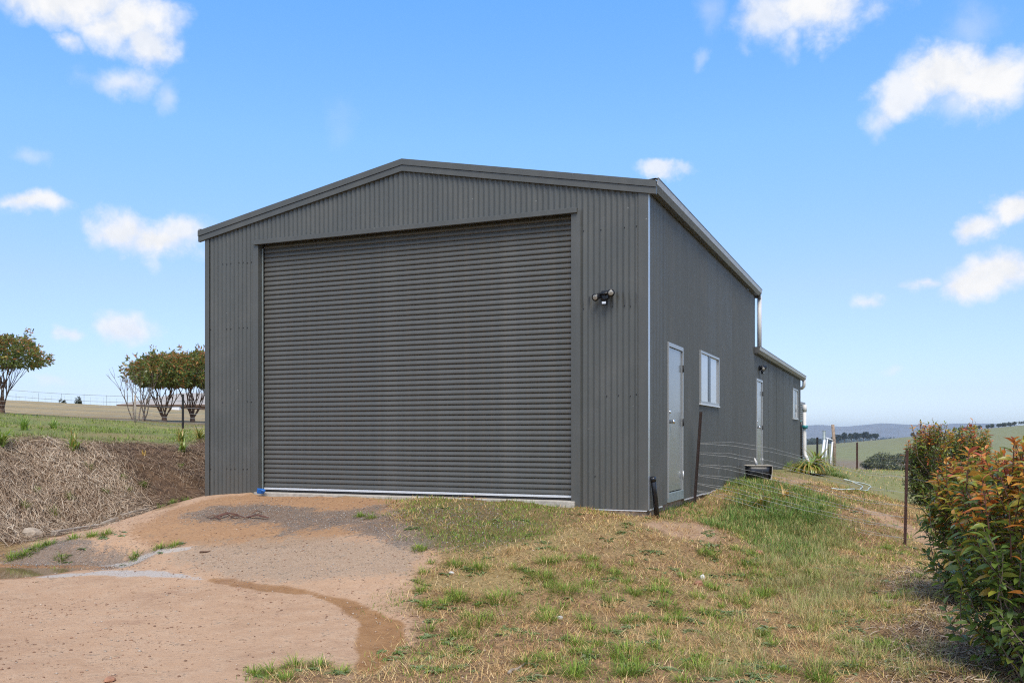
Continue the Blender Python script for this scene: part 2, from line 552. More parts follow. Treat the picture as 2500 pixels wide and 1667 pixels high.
# ------------------------------------------------------------------ materials
def mat(name, base, rough=.6, metal=0.0, spec=.5, noise=None, bump=None, attr=None, transl=0.0):
    m = bpy.data.materials.new(name)
    m.use_nodes = True
    t = NT(m.node_tree)
    bs = m.node_tree.nodes['Principled BSDF']
    bs.inputs['Roughness'].default_value = rough
    bs.inputs['Metallic'].default_value = metal
    bs.inputs['Specular IOR Level'].default_value = spec
    tc = t.n('ShaderNodeTexCoord').outputs['Object']
    colr = None
    if attr:
        colr = t.n('ShaderNodeVertexColor', layer_name=attr).outputs[0]
    if noise:
        sc_, amt = noise[0], noise[1]
        f = t.ramp(t.noise(tc, sc_, 5, .6), .3, .7, 1 - amt, 1 + amt, False)
        src = colr if colr is not None else (*base, 1)
        colr = t.vmath('SCALE', (0, 0, 0))
        nd = colr.node
        if isinstance(src, bpy.types.NodeSocket): t.link(src, nd.inputs[0])
        else: nd.inputs[0].default_value = base
        t.link(f, nd.inputs['Scale'])
    if colr is not None:
        t.link(colr, bs.inputs['Base Color'])
    else:
        bs.inputs['Base Color'].default_value = (*base, 1)
    if bump:
        bp = t.n('ShaderNodeBump', ins={'Height': t.noise(tc, bump[0], 5, .6), 'Strength': bump[1], 'Distance': bump[2] if len(bump) > 2 else .02})
        t.link(bp.outputs[0], bs.inputs['Normal'])
    if transl:
        tr = t.n('ShaderNodeBsdfTranslucent')
        if colr is not None: t.link(colr, tr.inputs[0])
        else: tr.inputs[0].default_value = (*base, 1)
        mx = t.n('ShaderNodeMixShader', ins={0: transl, 1: bs.outputs[0], 2: tr.outputs[0]})
        t.link(mx.outputs[0], m.node_tree.nodes['Material Output'].inputs[0])
    return m


GREY = (.078, .080, .073)


def steel_mat(name, base, streak=False, rough=.42):
    m = bpy.data.materials.new(name)
    m.use_nodes = True
    t = NT(m.node_tree)
    bs = m.node_tree.nodes['Principled BSDF']
    tc = t.n('ShaderNodeTexCoord').outputs['Object']
    sp = t.n('ShaderNodeSeparateXYZ', ins={0: tc})
    stretched = t.vmath('MULTIPLY', tc, (7, 7, .5))
    n1 = t.noise(stretched, 1.0, 5, .6)
    n2 = t.noise(tc, 1.3, 5, .6)
    colr = t.mix(t.ramp(n1, .3, .75), base, tuple(b * 1.16 for b in base))
    colr = t.mix(t.ramp(n2, .45, .8, 0, .45), colr, (.135, .132, .122))
    # dust splashed up from the ground
    low_ = t.math('MULTIPLY', t.ramp(sp.outputs[2], .9, -.05, 0, .5), t.ramp(t.noise(t.vmath('MULTIPLY', tc, (9, 9, 2)), 1, 5, .7), .35, .75))
    colr = t.mix(low_, colr, (.13, .11, .085))
    # bird and insect specks
    vor = t.n('ShaderNodeTexVoronoi', feature='F1', ins={'Vector': tc, 'Scale': 5.5, 'Randomness': 1.0})
    sel = t.n('ShaderNodeSeparateColor', ins={0: vor.outputs['Color']})
    speck = t.math('MULTIPLY', t.math('LESS_THAN', vor.outputs['Distance'], .045), t.math('GREATER_THAN', sel.outputs[0], .55))
    colr = t.mix(t.math('MULTIPLY', speck, .5), colr, (.34, .34, .32))
    if streak:
        # grime washed down in the ribs below the floodlight
        fx = t.math('MULTIPLY', t.ramp(sp.outputs[0], -1.05, -.8), t.ramp(sp.outputs[0], -.05, -.2))
        fz = t.math('MULTIPLY', t.ramp(sp.outputs[2], 2.38, 2.52), t.ramp(sp.outputs[2], 2.62, 2.58))
        rib = t.ramp(t.math('SINE', t.math('MULTIPLY', sp.outputs[0], 2 * math.pi / .076)), .25, .9)
        nn_ = t.ramp(t.noise(t.vmath('MULTIPLY', tc, (12, 1, 3)), 1, 3, .6), .38, .62)
        f = t.math('MULTIPLY', t.math('MULTIPLY', fx, fz), t.math('MULTIPLY', rib, nn_))
        colr = t.mix(t.math('MULTIPLY', f, .85), colr, (.018, .018, .018))
    t.link(colr, bs.inputs['Base Color'])
    rg = t.ramp(n2, .3, .7, rough - .06, rough + .1)
    t.link(rg, bs.inputs['Roughness'])
    bp = t.n('ShaderNodeBump', ins={'Height': t.noise(tc, 3.5, 3, .5), 'Strength': .12, 'Distance': .02})
    t.link(bp.outputs[0], bs.inputs['Normal'])
    return m


M = {}
M['front'] = steel_mat('grey_steel_front', GREY, True)
M['steel'] = steel_mat('grey_steel', GREY)
M['roller'] = steel_mat('grey_roller', (.078, .079, .072), rough=.36)
M['trim'] = steel_mat('grey_trim', (.080, .081, .074), rough=.40)
M['gutter'] = mat('gutter_grey', (.10, .098, .092), .35, noise=(4, .2))
M['lip'] = mat('gutter_lip_sheen', (.42, .41, .385), .35, noise=(6, .12))  # paler than the trough: sky reflection painted into the lip colour
M['edge_highlight'] = mat('edge_highlight', (.48, .50, .51), .3, .6, noise=(8, .1))
M['alu'] = mat('aluminium', (.72, .73, .74), .35, .3, noise=(10, .08))
M['door'] = mat('door_grey', (.27, .275, .265), .2, .1, noise=(2, .05))
M['doorframe'] = mat('door_frame', (.33, .335, .33), .3, .2)
M['black'] = mat('black_plastic', (.012, .012, .014), .3, noise=(20, .3))
M['rubber'] = mat('black_rubber', (.015, .014, .014), .7)
M['glass'] = mat('window_glass', (.46, .47, .47), .06, 0, 1.0)
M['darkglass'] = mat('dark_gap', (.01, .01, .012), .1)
M['conc'] = mat('concrete', (.30, .22, .155), .9, noise=(9, .3), bump=(30, .5, .01))
M['sill'] = mat('sill_concrete', (.42, .38, .32), .9, noise=(12, .2), bump=(40, .4, .01))
M['pvc'] = mat('white_pvc', (.72, .69, .65), .4, noise=(5, .08))
M['chrome'] = mat('chrome', (.8, .8, .8), .15, 1.0)
M['lens'] = mat('lamp_lens', (.34, .32, .28), .12, .3, noise=(60, .5))
M['rust'] = mat('rust', (.062, .026, .018), .85, noise=(25, .5), bump=(60, .5, .005))
M['rustdark'] = mat('dark_rust', (.032, .018, .014), .85, noise=(20, .5))
M['tar'] = mat('black_tar_post', (.015, .013, .013), .7, noise=(20, .4))
M['wire'] = mat('galvanised_wire', (.32, .32, .31), .45, .5, noise=(3, .3))
M['wood'] = mat('weathered_wood', (.30, .22, .16), .85, noise=(12, .35), bump=(30, .6, .01))
M['greywood'] = mat('grey_timber', (.34, .28, .22), .9, noise=(10, .35), bump=(25, .7, .01))
M['galv'] = mat('galvanised_post', (.27, .31, .30), .45, .2, noise=(10, .15))
M['white'] = mat('white_paint', (.78, .78, .78), .4, noise=(6, .08))
M['teal'] = mat('teal_plastic', (.03, .22, .24), .4)
M['blue'] = mat('blue_plastic', (.01, .12, .42), .4)
M['hose'] = mat('pale_hose', (.50, .55, .50), .45, noise=(8, .2))
M['tank'] = mat('tank_grey', (.30, .31, .31), .45, .2, noise=(5, .15))
M['stonew'] = mat('white_stone', (.66, .62, .56), .9, noise=(20, .2), bump=(30, .5, .02))
M['stone'] = mat('tan_stone', (.42, .33, .24), .9, noise=(10, .3), bump=(20, .7, .03))
M['stoner'] = mat('red_stone', (.38, .18, .10), .9, noise=(14, .3), bump=(20, .6, .02))
M['bark'] = mat('bark', (.16, .09, .055), .9, noise=(14, .4), bump=(30, .7, .02))
M['barkgrey'] = mat('grey_bark', (.20, .15, .115), .9, noise=(14, .35), bump=(30, .7, .02))
M['barkred'] = mat('red_strip_bark', (.10, .04, .025), .8, noise=(14, .4))
M['twig'] = mat('pale_twig', (.42, .33, .23), .9, noise=(14, .25))
M['leaf'] = mat('leaf', (.1, .1, .1), .30, 0, .6, attr='col', transl=.36)
M['grass'] = mat('grass_blade', (.1, .1, .1), .6, 0, .3, attr='col', transl=.25)
M['straw'] = mat('straw', (.1, .1, .1), .75, 0, .3, attr='col', transl=.1)
M['pebble'] = mat('pebble', (.1, .1, .1), .85, 0, .4, attr='col', noise=(60, .2))
M['brick'] = mat('house_brick', (.20, .12, .08), .9, noise=(3, .2))
M['tile'] = mat('roof_tile', (.36, .32, .28), .8, noise=(2, .15))


def ground_mat():
    m = bpy.data.materials.new('ground_soil')
    m.use_nodes = True
    t = NT(m.node_tree)
    bs = m.node_tree.nodes['Principled BSDF']
    pos = t.n('ShaderNodeNewGeometry').outputs['Position']
    za = t.n('ShaderNodeSeparateColor', ins={0: t.n('ShaderNodeVertexColor', layer_name='za').outputs[0]}).outputs
    zb = t.n('ShaderNodeSeparateColor', ins={0: t.n('ShaderNodeVertexColor', layer_name='zb').outputs[0]}).outputs
    zc = t.n('ShaderNodeSeparateColor', ins={0: t.n('ShaderNodeVertexColor', layer_name='zc').outputs[0]}).outputs
    tint = t.n('ShaderNodeVertexColor', layer_name='tint').outputs[0]
    n1, n2, n3, n4 = t.noise(pos, .8, 5, .6), t.noise(pos, 5, 6, .65), t.noise(pos, 28, 5, .7), t.noise(pos, 120, 3, .7)
    br = t.math('ADD', t.math('MULTIPLY', t.math('SUBTRACT', n2, .5), 1.0), t.math('MULTIPLY', t.math('SUBTRACT', n3, .5), .8))

    def crisp(v, k=1.0):
        return t.ramp(t.math('ADD', v, t.math('MULTIPLY', br, k)), .22, .80)
    dirt = t.mix(t.ramp(n1, .3, .7), (.54, .335, .20), (.46, .28, .165))
    dirt = t.mix(t.ramp(n2, .35, .75), dirt, (.57, .375, .235))
    nm = t.noise(pos, 2.2, 6, .7)
    dirt = t.mix(t.ramp(nm, .55, .72, 0, .6), dirt, (.36, .205, .125))
    dirt = t.mix(t.ramp(n3, .52, .75, 0, .6), dirt, (.29, .165, .10))
    dirt = t.mix(t.ramp(n4, .55, .75, 0, .55), dirt, (.24, .14, .09))
    orange = t.mix(t.ramp(n3, .3, .7), (.43, .245, .12), (.33, .17, .08))
    colr = t.mix(t.math('MULTIPLY', crisp(zb[1], 2.0), .85), dirt, orange)
    # pebbly brown-grey fines and blue-grey gravel
    vo = t.n('ShaderNodeTexVoronoi', feature='F1', ins={'Vector': pos, 'Scale': 55.0})
    vc = t.n('ShaderNodeSeparateColor', ins={0: vo.outputs['Color']}).outputs[0]
    grav = t.mix(vc, (.15, .125, .105), (.34, .30, .26))
    grav = t.mix(t.ramp(vo.outputs['Distance'], .25, .55, 0, .7), grav, (.10, .08, .065))
    vo2 = t.n('ShaderNodeTexVoronoi', feature='F1', ins={'Vector': pos, 'Scale': 120.0})
    vc2 = t.n('ShaderNodeSeparateColor', ins={0: vo2.outputs['Color']}).outputs[0]
    fines = t.mix(t.ramp(vc2, .1, .9), (.28, .19, .12), (.44, .33, .235))
    colr = t.mix(t.math('MULTIPLY', crisp(zc[0], 1.5), .7), colr, fines)
    colr = t.mix(t.math('MULTIPLY', crisp(zb[0], 2.3), .66), colr, grav)
    # earth between the grass
    soil = t.mix(t.ramp(n2, .35, .65), (.30, .17, .08), (.40, .235, .115))
    soil = t.mix(t.ramp(n3, .38, .68), soil, (.12, .075, .04))
    thatch = t.mix(t.ramp(n3, .3, .7), (.39, .27, .12), (.23, .165, .065))
    soil = t.mix(t.ramp(n1, .42, .62), soil, thatch)
    grn = t.mix(t.ramp(n3, .3, .7), (.075, .105, .025), (.13, .15, .045))
    soil = t.mix(t.math('MULTIPLY', crisp(zc[1], .8), .8), soil, grn)
    barec = t.mix(t.ramp(n3, .3, .7), (.45, .29, .175), (.37, .225, .135))
    soil = t.mix(t.math('MULTIPLY', crisp(zc[2], 1.3), .9), soil, barec)
    gr = t.math('SUBTRACT', 1.0, za[0])
    colr = t.mix(crisp(gr, .9), colr, soil)
    mosscol = t.mix(t.ramp(n3, .4, .65), (.17, .105, .055), (.14, .16, .04))
    colr = t.mix(t.math('MULTIPLY', crisp(za[2], 1.5), .7), colr, mosscol)
    # straw mulch bank and leaf litter: soil colour darkened to paint shade between stalks
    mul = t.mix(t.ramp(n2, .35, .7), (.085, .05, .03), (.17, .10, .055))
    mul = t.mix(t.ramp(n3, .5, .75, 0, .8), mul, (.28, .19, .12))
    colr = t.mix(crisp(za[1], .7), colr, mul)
    # grey mud streaks with water shine painted into their colour; wet soil
    silt_sheen = t.mix(t.ramp(n3, .35, .7), (.47, .405, .34), (.55, .49, .43))
    sl = t.math('MULTIPLY', crisp(zb[2], 1.2), .85)
    colr = t.mix(sl, colr, silt_sheen)
    wetm = crisp(t.n('ShaderNodeSeparateColor', ins={0: t.n('ShaderNodeVertexColor', layer_name='zd').outputs[0]}).outputs[0], .5)
    wetc = t.mix(t.ramp(n2, .3, .7), (.28, .13, .042), (.38, .19, .07))
    colr = t.mix(t.math('MULTIPLY', wetm, .85), colr, wetc)
    # far land
    fz = t.n('ShaderNodeSeparateColor', ins={0: t.n('ShaderNodeVertexColor', layer_name='zd').outputs[0]}).outputs[1]
    nf = t.noise(t.vmath('MULTIPLY', pos, (.16, .16, .16)), 1.0, 8, .68)
    farc = t.mix(t.ramp(nf, .3, .7), tint, t.vmath('MULTIPLY', tint, (.72, .72, .7)))
    nf2 = t.noise(t.vmath('MULTIPLY', pos, (2.5, 2.5, 2.5)), 1.0, 5, .7)
    farc = t.mix(t.ramp(nf2, .35, .7, 0, .55), farc, t.vmath('MULTIPLY', tint, (.55, .55, .5)))
    colr = t.mix(fz, colr, farc)
    t.link(colr, bs.inputs['Base Color'])
    t.link(t.mix(t.math('MAXIMUM', wetm, sl), (.92, .92, .92), (.42, .42, .42)), bs.inputs['Roughness'])
    bs.inputs['Specular IOR Level'].default_value = .25
    hgt = t.math('ADD', t.math('MULTIPLY', n3, .6), t.math('ADD', t.math('MULTIPLY', n4, .35), t.math('MULTIPLY', n2, .8)))
    hgt = t.math('ADD', hgt, t.math('MULTIPLY', t.math('MULTIPLY', vo.outputs['Distance'], -1.0), zb[0]))
    bp = t.n('ShaderNodeBump', ins={'Height': hgt, 'Strength': .8, 'Distance': .03})
    t.link(bp.outputs[0], bs.inputs['Normal'])
    return m


M['ground'] = ground_mat()


# ------------------------------------------------------------------ terrain: one sheet from the feet to the horizon
def axis(lo, hi, step, far_, grow=1.14):
    a = list(np.arange(lo, hi, step))
    s, v = step, a[-1]
    while v < far_:
        s *= grow
        v += s
        a.append(v)
    s, v, pre = step, lo, []
    while v > -far_:
        s *= grow
        v -= s
        pre.append(v)
    return np.array(pre[::-1] + a)


gx, gy = axis(-9.5, 7.0, .05, 9000), axis(4.8, 15.5, .05, 9000)
GX, GY = np.meshgrid(gx, gy, indexing='ij')
X, Y = GX.ravel(), GY.ravel()
zz = zones(X, Y)
H = height(X, Y, zz)
D = np.hypot(X, Y)
AZI = np.degrees(np.arctan2(X, Y))
lxv, lyv = W2L(X, Y)
# land cover further off
left = sstep(-(W_ + 1.5) - lxv, 0, 1.5) * (1 - sstep(AZI, 3, 7) * sstep(D, 32, 45))
dry = np.array((.43, .32, .17))
grn = np.array((.24, .25, .075))
fgr = np.array((.255, .255, .10))
brn = np.array((.27, .20, .12))
nlow = fbm(X, Y, .05, 4) * 1.3
nfar = fbm(X, Y, .006, 4)
lawn = sstep(33 + fbm(X, Y, .2, 3) * 4 - Y, -2.5, 2.5) * left
bedline = np.exp(-((Y - 35.5 - fbm(X, Y, .3, 2)) / 1.2) ** 2) * left * sstep(D, 30, 33)
tint = dry[None] * (1 + .15 * nlow[:, None])
tint = tint * (1 - .45 * sstep(nlow, .15, .5)[:, None]) + .45 * sstep(nlow, .15, .5)[:, None] * np.array((.2, .2, .09))
tint = tint * (1 - lawn[:, None]) + lawn[:, None] * (grn[None] + sstep(fbm(X, Y, .35, 4), -.1, .35)[:, None] * np.array((.10, .015, .03)))
tint = tint * (1 - .8 * bedline[:, None]) + .8 * bedline[:, None] * np.array((.13, .085, .055))
rt = 1 - left
vfar = sstep(D, 60, 110)[:, None]
f1 = (sstep(D + nfar * 50, 520, 570) * (.85 + .3 * np.clip(nfar, -.5, .5)))[:, None]
fartint = (brn[None] * (1 - f1) + fgr[None] * f1)
rid = sstep(D, 1030, 1080)[:, None] * (1 - sstep(AZI, 23.0, 25))[:, None]
fartint = fartint * (1 - rid) + np.array((.37, .29, .18)) * rid
nearr = np.array((.33, .275, .115))[None] + np.clip(nlow, -.6, .6)[:, None] * np.array((.06, -.02, .0))
tintr = nearr * (1 - vfar) + fartint * vfar
tint = np.where(left[:, None] > .5, tint, tintr)
plain = sstep(D, 1350, 1700)[:, None]
tint = tint * (1 - plain) + plain * np.array((.12, .125, .075))
farf = np.where(left > .5, sstep(-(W_ + .63) - lxv, 2.0, 2.7), sstep(D, 17, 26))
farf = np.maximum(farf, sstep(D, 20, 28))
za = np.stack([zz['dirt'], np.maximum(zz['mulch'], zz['litter'] * .85), zz['moss'] * (1 - zz['dirt'] * .5)], 1)
zb = np.stack([zz['gravel'], zz['orange'], zz['silt_sheen']], 1)
zcol = np.stack([zz['pebble'], np.clip(zz['green'] + .35 * sstep(fbm(X, Y, .8, 4), .1, .5), 0, 1), zz['bare']], 1)
zd = np.stack([np.maximum(zz['wet'], sstep(zz['pud'], -.18, .02) * .9), farf, farf * 0], 1)
nx, ny = len(gx), len(gy)
idx = np.arange(nx * ny).reshape(nx, ny)
q = np.stack([idx[:-1, :-1].ravel(), idx[1:, :-1].ravel(), idx[1:, 1:].ravel(), idx[:-1, 1:].ravel()], 1)
# keep the soil under the shed's slab
inside = (lxv > -W_ + .1) & (lxv < -.1) & (lyv > .25) & (lyv < LA - .2)
H = np.where(inside, np.minimum(H, -.25), H)
ground = np_mesh('ground', np.stack([X, Y, H], 1), q, {'za': za, 'zb': zb, 'zc': zcol, 'zd': zd, 'tint': tint}, M['ground'], smooth=True)
tag(ground, kind='structure')


def gz(x, y):
    return float(height(np.array([x]), np.array([y]))[0])


def on(px, py):
    """a point on the ground seen at a photograph position"""
    x, y = at(px, py)
    return Vector((x, y, gz(x, y)))


# puddle: muddy water lying in the hollow
pm = mat('muddy_water', (.20, .135, .07), .06, 0, .6, noise=(3, .15))
pl = []
nq = 60
cx_, cy_ = Z_PUD.mean(0)
gxx, gyy = np.meshgrid(np.arange(Z_PUD[:, 0].min() - .4, Z_PUD[:, 0].max() + .4, .12), np.arange(Z_PUD[:, 1].min() - .4, Z_PUD[:, 1].max() + .4, .12), indexing='ij')
ii = np.arange(gxx.size).reshape(gxx.shape)
qq = np.stack([ii[:-1, :-1].ravel(), ii[1:, :-1].ravel(), ii[1:, 1:].ravel(), ii[:-1, 1:].ravel()], 1)
sd_p = sdist(Z_PUD, gxx.ravel(), gyy.ravel())
keep = (sd_p[qq].max(1) > -.22)
qq = qq[keep]
used, inv = np.unique(qq, return_inverse=True)
pv = np.stack([gxx.ravel()[used], gyy.ravel()[used], np.full(len(used), PUD_Z - .006)], 1)
tag(np_mesh('puddle', pv, inv.reshape(-1, 4), None, pm), kind='structure')


# far hills, as terrain of their own beyond the plain
sk = [(-3000, 1046), (-1500, 1040), (0, 1044), (800, 1040), (1500, 1043), (1800, 1038), (1960, 1040), (2000, 1036), (2055, 1042), (2110, 1037), (2155, 1032.5), (2210, 1036),
      (2280, 1037.5), (2330, 1033.5), (2400, 1033.5), (2450, 1034), (2485, 1038), (2600, 1036), (3000, 1030), (4000, 1040), (7000, 1045)]
hx = np.linspace(-3000, 7000, 500)
hz_ = np.interp(hx, [s[0] for s in sk], [s[1] for s in sk])
rows = [(4300, -.35), (4700, .12), (5100, .3), (5500, .62), (6000, 1.0), (6600, .7), (7600, -.2)]
hv = []
for (d, fr) in rows:
    top = CAMZ - (hz_ - HZ) / F_PX * 6000
    z = -17 + (top + 17) * max(fr, 0) - (6 if fr < 0 else 0)
    z = z + (fbm(hx * .01, hx * 0 + d * .003, 1.0, 4) * 14 * (0 < fr < 1))
    z = z + fbm(hx * .05, hx * 0 + d * .003, 1.0, 3) * (.8 if fr == 1 else 3 * (0 < fr < 1))
    xx = (hx - 1250) / F_PX * d
    hv.append(np.stack([xx, np.full_like(xx, d), z], 1))
hv = np.concatenate(hv)
hi = np.arange(len(rows) * len(hx)).reshape(len(rows), len(hx))
hq = np.stack([hi[:-1, :-1].ravel(), hi[:-1, 1:].ravel(), hi[1:, 1:].ravel(), hi[1:, :-1].ravel()], 1)
M['hills'] = mat('hill_bush_hazed', (.15, .145, .14), .95, noise=(.004, .3))  # base greyed and lightened: part of the distance haze is painted in
tag(np_mesh('hills', hv, hq, None, M['hills'], smooth=True), kind='structure')

# ------------------------------------------------------------------ the shed
sx, sy = CX, CY
shed = empty('steel_shed', (CX, CY, 0), -TH, 'dark grey corrugated steel shed with wide closed roller door and low annex behind', 'shed')
PITCH, AMP = .076, .0085
S_AP, Z_AP = -W_ / 2, 4.6386
Z_END, X_END = 3.9598, .1205
SL = (Z_AP - Z_END) / (W_ / 2 + X_END)
OP0, OP1, OPZ = -5.86, -.975, 3.70                # roller door opening


def top_front(x):
    return Z_AP - .16 - SL * abs(x - S_AP)


def sheet_x(x0, x1, zb_, zt_, y, name='cladding_sheet', m=None):
    """corrugated sheet standing in the plane of the front wall"""
    n = max(4, int(round((x1 - x0) / PITCH * 8)))
    vs, fs = [], []
    for i in range(n + 1):
        x = x0 + (x1 - x0) * i / n
        yy = y - AMP * math.sin(2 * math.pi * x / PITCH)
        vs += [(x, yy, zb_(x)), (x, yy, zt_(x))]
    for i in range(n): fs.append((2 * i, 2 * i + 2, 2 * i + 3, 2 * i + 1))
    return MB().add(vs, fs).build(name, m or M['front'], shed, True)


edges = [-W_ + .03 + .762 * k for k in range(10)]
cuts = sorted(set([e for e in edges if e < -.03] + [-.03, OP0 - .03, OP1 + .03]))
k = 0
for a, b in zip(cuts[:-1], cuts[1:]):
    if b - a < .04: continue
    mid = (a + b) / 2
    over = OP0 - .03 < mid < OP1 + .03
    off = .0015 * (k % 2)
    sheet_x(a - .006, b + .006, (lambda x: OPZ - .03) if over else (lambda x: -.06), top_front, -.0 - off)
    k += 1


def sheet_y(y0, y1, spans, x, name='cladding_sheet'):
    """corrugated sheet in the plane of the side wall; spans: list of (z0, z1)"""
    n = max(4, int(round((y1 - y0) / PITCH * 6)))
    for (z0, z1) in spans:
        mb = MB()
        vs, fs = [], []
        for i in range(n + 1):
            y = y0 + (y1 - y0) * i / n
            xx = x + 1.25 * AMP * math.sin(2 * math.pi * y / PITCH)
            vs += [(xx, y, z0), (xx, y, z1)]
        for i in range(n): fs.append((2 * i, 2 * i + 2, 2 * i + 3, 2 * i + 1))
        mb.add(vs, fs)
        mb.build(name, M['steel'], shed, True)


ZT_M, ZT_A = 3.85, 2.66
D1, D2 = (1.035, 1.949), (9.302, 10.23)
WN1, WN2 = (3.166, 4.75, 1.3545, 2.174), (16.68, 18.09, 1.37, 2.25)


def side_run(y0, y1, zt):
    ed = [y0]
    while ed[-1] + .762 < y1 - .1: ed.append(ed[-1] + .762)
    ed.append(y1)
    marks = sorted(set(ed + [v for v in (*D1, *D2, WN1[0], WN1[1], WN2[0], WN2[1]) if y0 < v < y1]))
    for i, (a, b) in enumerate(zip(marks[:-1], marks[1:])):
        if b - a < .02: continue
        m = (a + b) / 2
        sp = [(-.055, zt)]
        for dd in (D1, D2):
            if dd[0] < m < dd[1]: sp = [(2.07, zt)]
        for q_ in (WN1, WN2):
            if q_[0] < m < q_[1]: sp = [(-.055, q_[2] + .02), (q_[3] - .02, zt)]
        sheet_y(a - .005, b + .005, sp, .0015 * (i % 2))


side_run(.03, LM, ZT_M)
side_run(LM + .012, LA, ZT_A)
# walls out of sight: left side, gable ends
MB().box(-W_ - .004, -W_ + .02, .03, LM, -.06, 3.85).build('left_wall', M['steel'], shed)
MB().box(-W_ - .004, -W_ + .02, LM + .01, LA, -.06, 2.66).build('annex_wall', M['steel'], shed)
zz_ = Z_AP - .14
MB().extrude([(-W_ + .02, 0), (-.02, 0), (-.02, 3.82), (S_AP, zz_), (-W_ + .02, 3.82)], LM - .05, LM - .01).build('rear_wall', M['steel'], shed)
MB().extrude([(-W_ + .02, -.06), (-.02, -.06), (-.02, 2.66), (S_AP, 3.3), (-W_ + .02, 2.66)], LA - .05, LA - .01).build('annex_wall', M['steel'], shed)
MB().box(-W_ + .04, -.045, .13, LA - .06, -.45, -.035).build('slab', M['conc'], shed)
MB().box(OP0 - .05, OP1 + .05, -.06, .125, -.4, .022).build('door_sill', M['sill'], shed, bevel=.01)
MB().box(-W_ + .06, OP0 - .055, .02, .125, -.45, -.04).build('footing', M['conc'], shed)
MB().box(OP1 + .055, -.03, .02, .125, -.45, -.04).build('footing', M['conc'], shed)
MB().box(-.9, -.0, -.018, -.012, -.078, -.066).build('vermin_flashing', M['alu'], shed)
for i in range(28):
    y = .05 + i * .68
    if D1[0] - .1 < y + .34 < D1[1] + .1 or D2[0] - .3 < y + .3 < D2[1] + .3 or y > LA - .5: continue
    MB().box(.006, .018, y, y + .675, -.075 + .006 * math.sin(i * 2.1), -.058 + .006 * math.sin(i * 2.1)).build('vermin_flashing', M['alu'], shed)

# roof sheets (corrugated, ribs run down the slope)
def roof(y0, y1, zap, zed, xo, name='roof_sheet'):
    for sgn in (-1, 1):
        n = int((y1 - y0) / PITCH * 6)
        vs, fs = [], []
        for i in range(n + 1):
            y = y0 + (y1 - y0) * i / n
            dz = AMP * math.sin(2 * math.pi * y / PITCH)
            vs += [(S_AP, y, zap + dz), (S_AP + sgn * (W_ / 2 + xo), y, zed + dz)]
        for i in range(n): fs.append((2 * i, 2 * i + 1, 2 * i + 3, 2 * i + 2))
        MB().add(vs, fs).build(name, M['steel'], shed, True)


roof(-.02, LM + .1, Z_AP - .03, Z_END + .02, .06)
roof(LM - .02, LA + .12, 3.40, 2.73, .06)
MB().add([(S_AP - .16, -.02, Z_AP - .03 - .03), (S_AP, -.02, Z_AP + .005), (S_AP + .16, -.02, Z_AP - .06), (S_AP - .16, LM + .1, Z_AP - .06), (S_AP, LM + .1, Z_AP + .005), (S_AP + .16, LM + .1, Z_AP - .06)],
         [(0, 1, 4, 3), (1, 2, 5, 4)]).build('ridge_cap', M['trim'], shed)

# barge: cap and lower fascia on both slopes
for sgn in (-1, 1):
    def slope_pt(x): return Z_AP - SL * abs(x - S_AP)
    xe = S_AP + sgn * (W_ / 2 + X_END)
    a, b = (S_AP, xe) if sgn > 0 else (xe, S_AP)
    for nm, y0, y1, d0, d1 in (('barge_cap', -.052, .03, 0, .082), ('barge_fascia', -.040, .01, .086, .165)):
        vs = []
        for y in (y0, y1):
            for x in (a, b):
                vs += [(x, y, slope_pt(x) - d0), (x, y, slope_pt(x) - d1)]
        MB().add(vs, [(0, 1, 3, 2), (4, 6, 7, 5), (0, 2, 6, 4), (1, 5, 7, 3), (0, 4, 5, 1), (2, 3, 7, 6)]).build(nm, M['trim'], shed)
    # tip of the cap folded out over the gutter
    MB().add([(xe - sgn * .09, -.045, slope_pt(xe - sgn * .09) + .003), (xe, -.045, slope_pt(xe) + .028), (xe, .03, slope_pt(xe) + .028), (xe - sgn * .09, .03, slope_pt(xe - sgn * .09) + .003)],
             [(0, 1, 2, 3)]).build('barge_tip', M['trim'], shed)
    # rear barge
    vs = []
    for y in (LM + .09, LM + .16):
        for x in (a, b):
            vs += [(x, y, slope_pt(x) - .02), (x, y, slope_pt(x) - .17)]
    MB().add(vs, [(0, 1, 3, 2), (4, 6, 7, 5), (0, 2, 6, 4), (1, 5, 7, 3), (0, 4, 5, 1), (2, 3, 7, 6)]).build('barge_cap', M['trim'], shed)


def gutter(x0, sg, z1, y0, y1, dz=.0):
    prof = [(x0, z1 - .15), (x0 + sg * .085, z1 - .15), (x0 + sg * .118, z1 - .085), (x0 + sg * .112, z1 - .08), (x0 + sg * .08, z1 - .142), (x0 + sg * .006, z1 - .142), (x0 + sg * .006, z1 - .03), (x0, z1 - .03)]
    if sg < 0: prof = prof[::-1]
    g = MB().extrude(prof, y0, y1).build('gutter', M['gutter'], shed)
    pr = [(x0 + sg * .112, z1 - .082), (x0 + sg * .120, z1 - .082), (x0 + sg * .132, z1 - .012), (x0 + sg * .124, z1 - .010)]
    if sg < 0: pr = pr[::-1]
    MB().extrude(pr, y0, y1).build('lip', M['lip'], g)
    MB().extrude([(x0 + sg * .095, z1 - .012), (x0 + sg * .136, z1 - .009), (x0 + sg * .136, z1 + .001), (x0 + sg * .095, z1 - .002)][::sg], y0, y1).build('bead', M['gutter'], g)
    return g


gutter(.012, 1, 3.995, -.01, LM + .2)
gutter(-W_ - .012, -1, 3.985, -.01, LM + .2)
ga = gutter(.014, 1, 2.755, LM - .1, LA + .55)
MB().box(.02, .13, LM - .106, LM - .102, 2.61, 2.745).build('end_cap', M['gutter'], ga)
gutter(-W_ - .012, -1, 2.755, LM - .1, LA + .55)

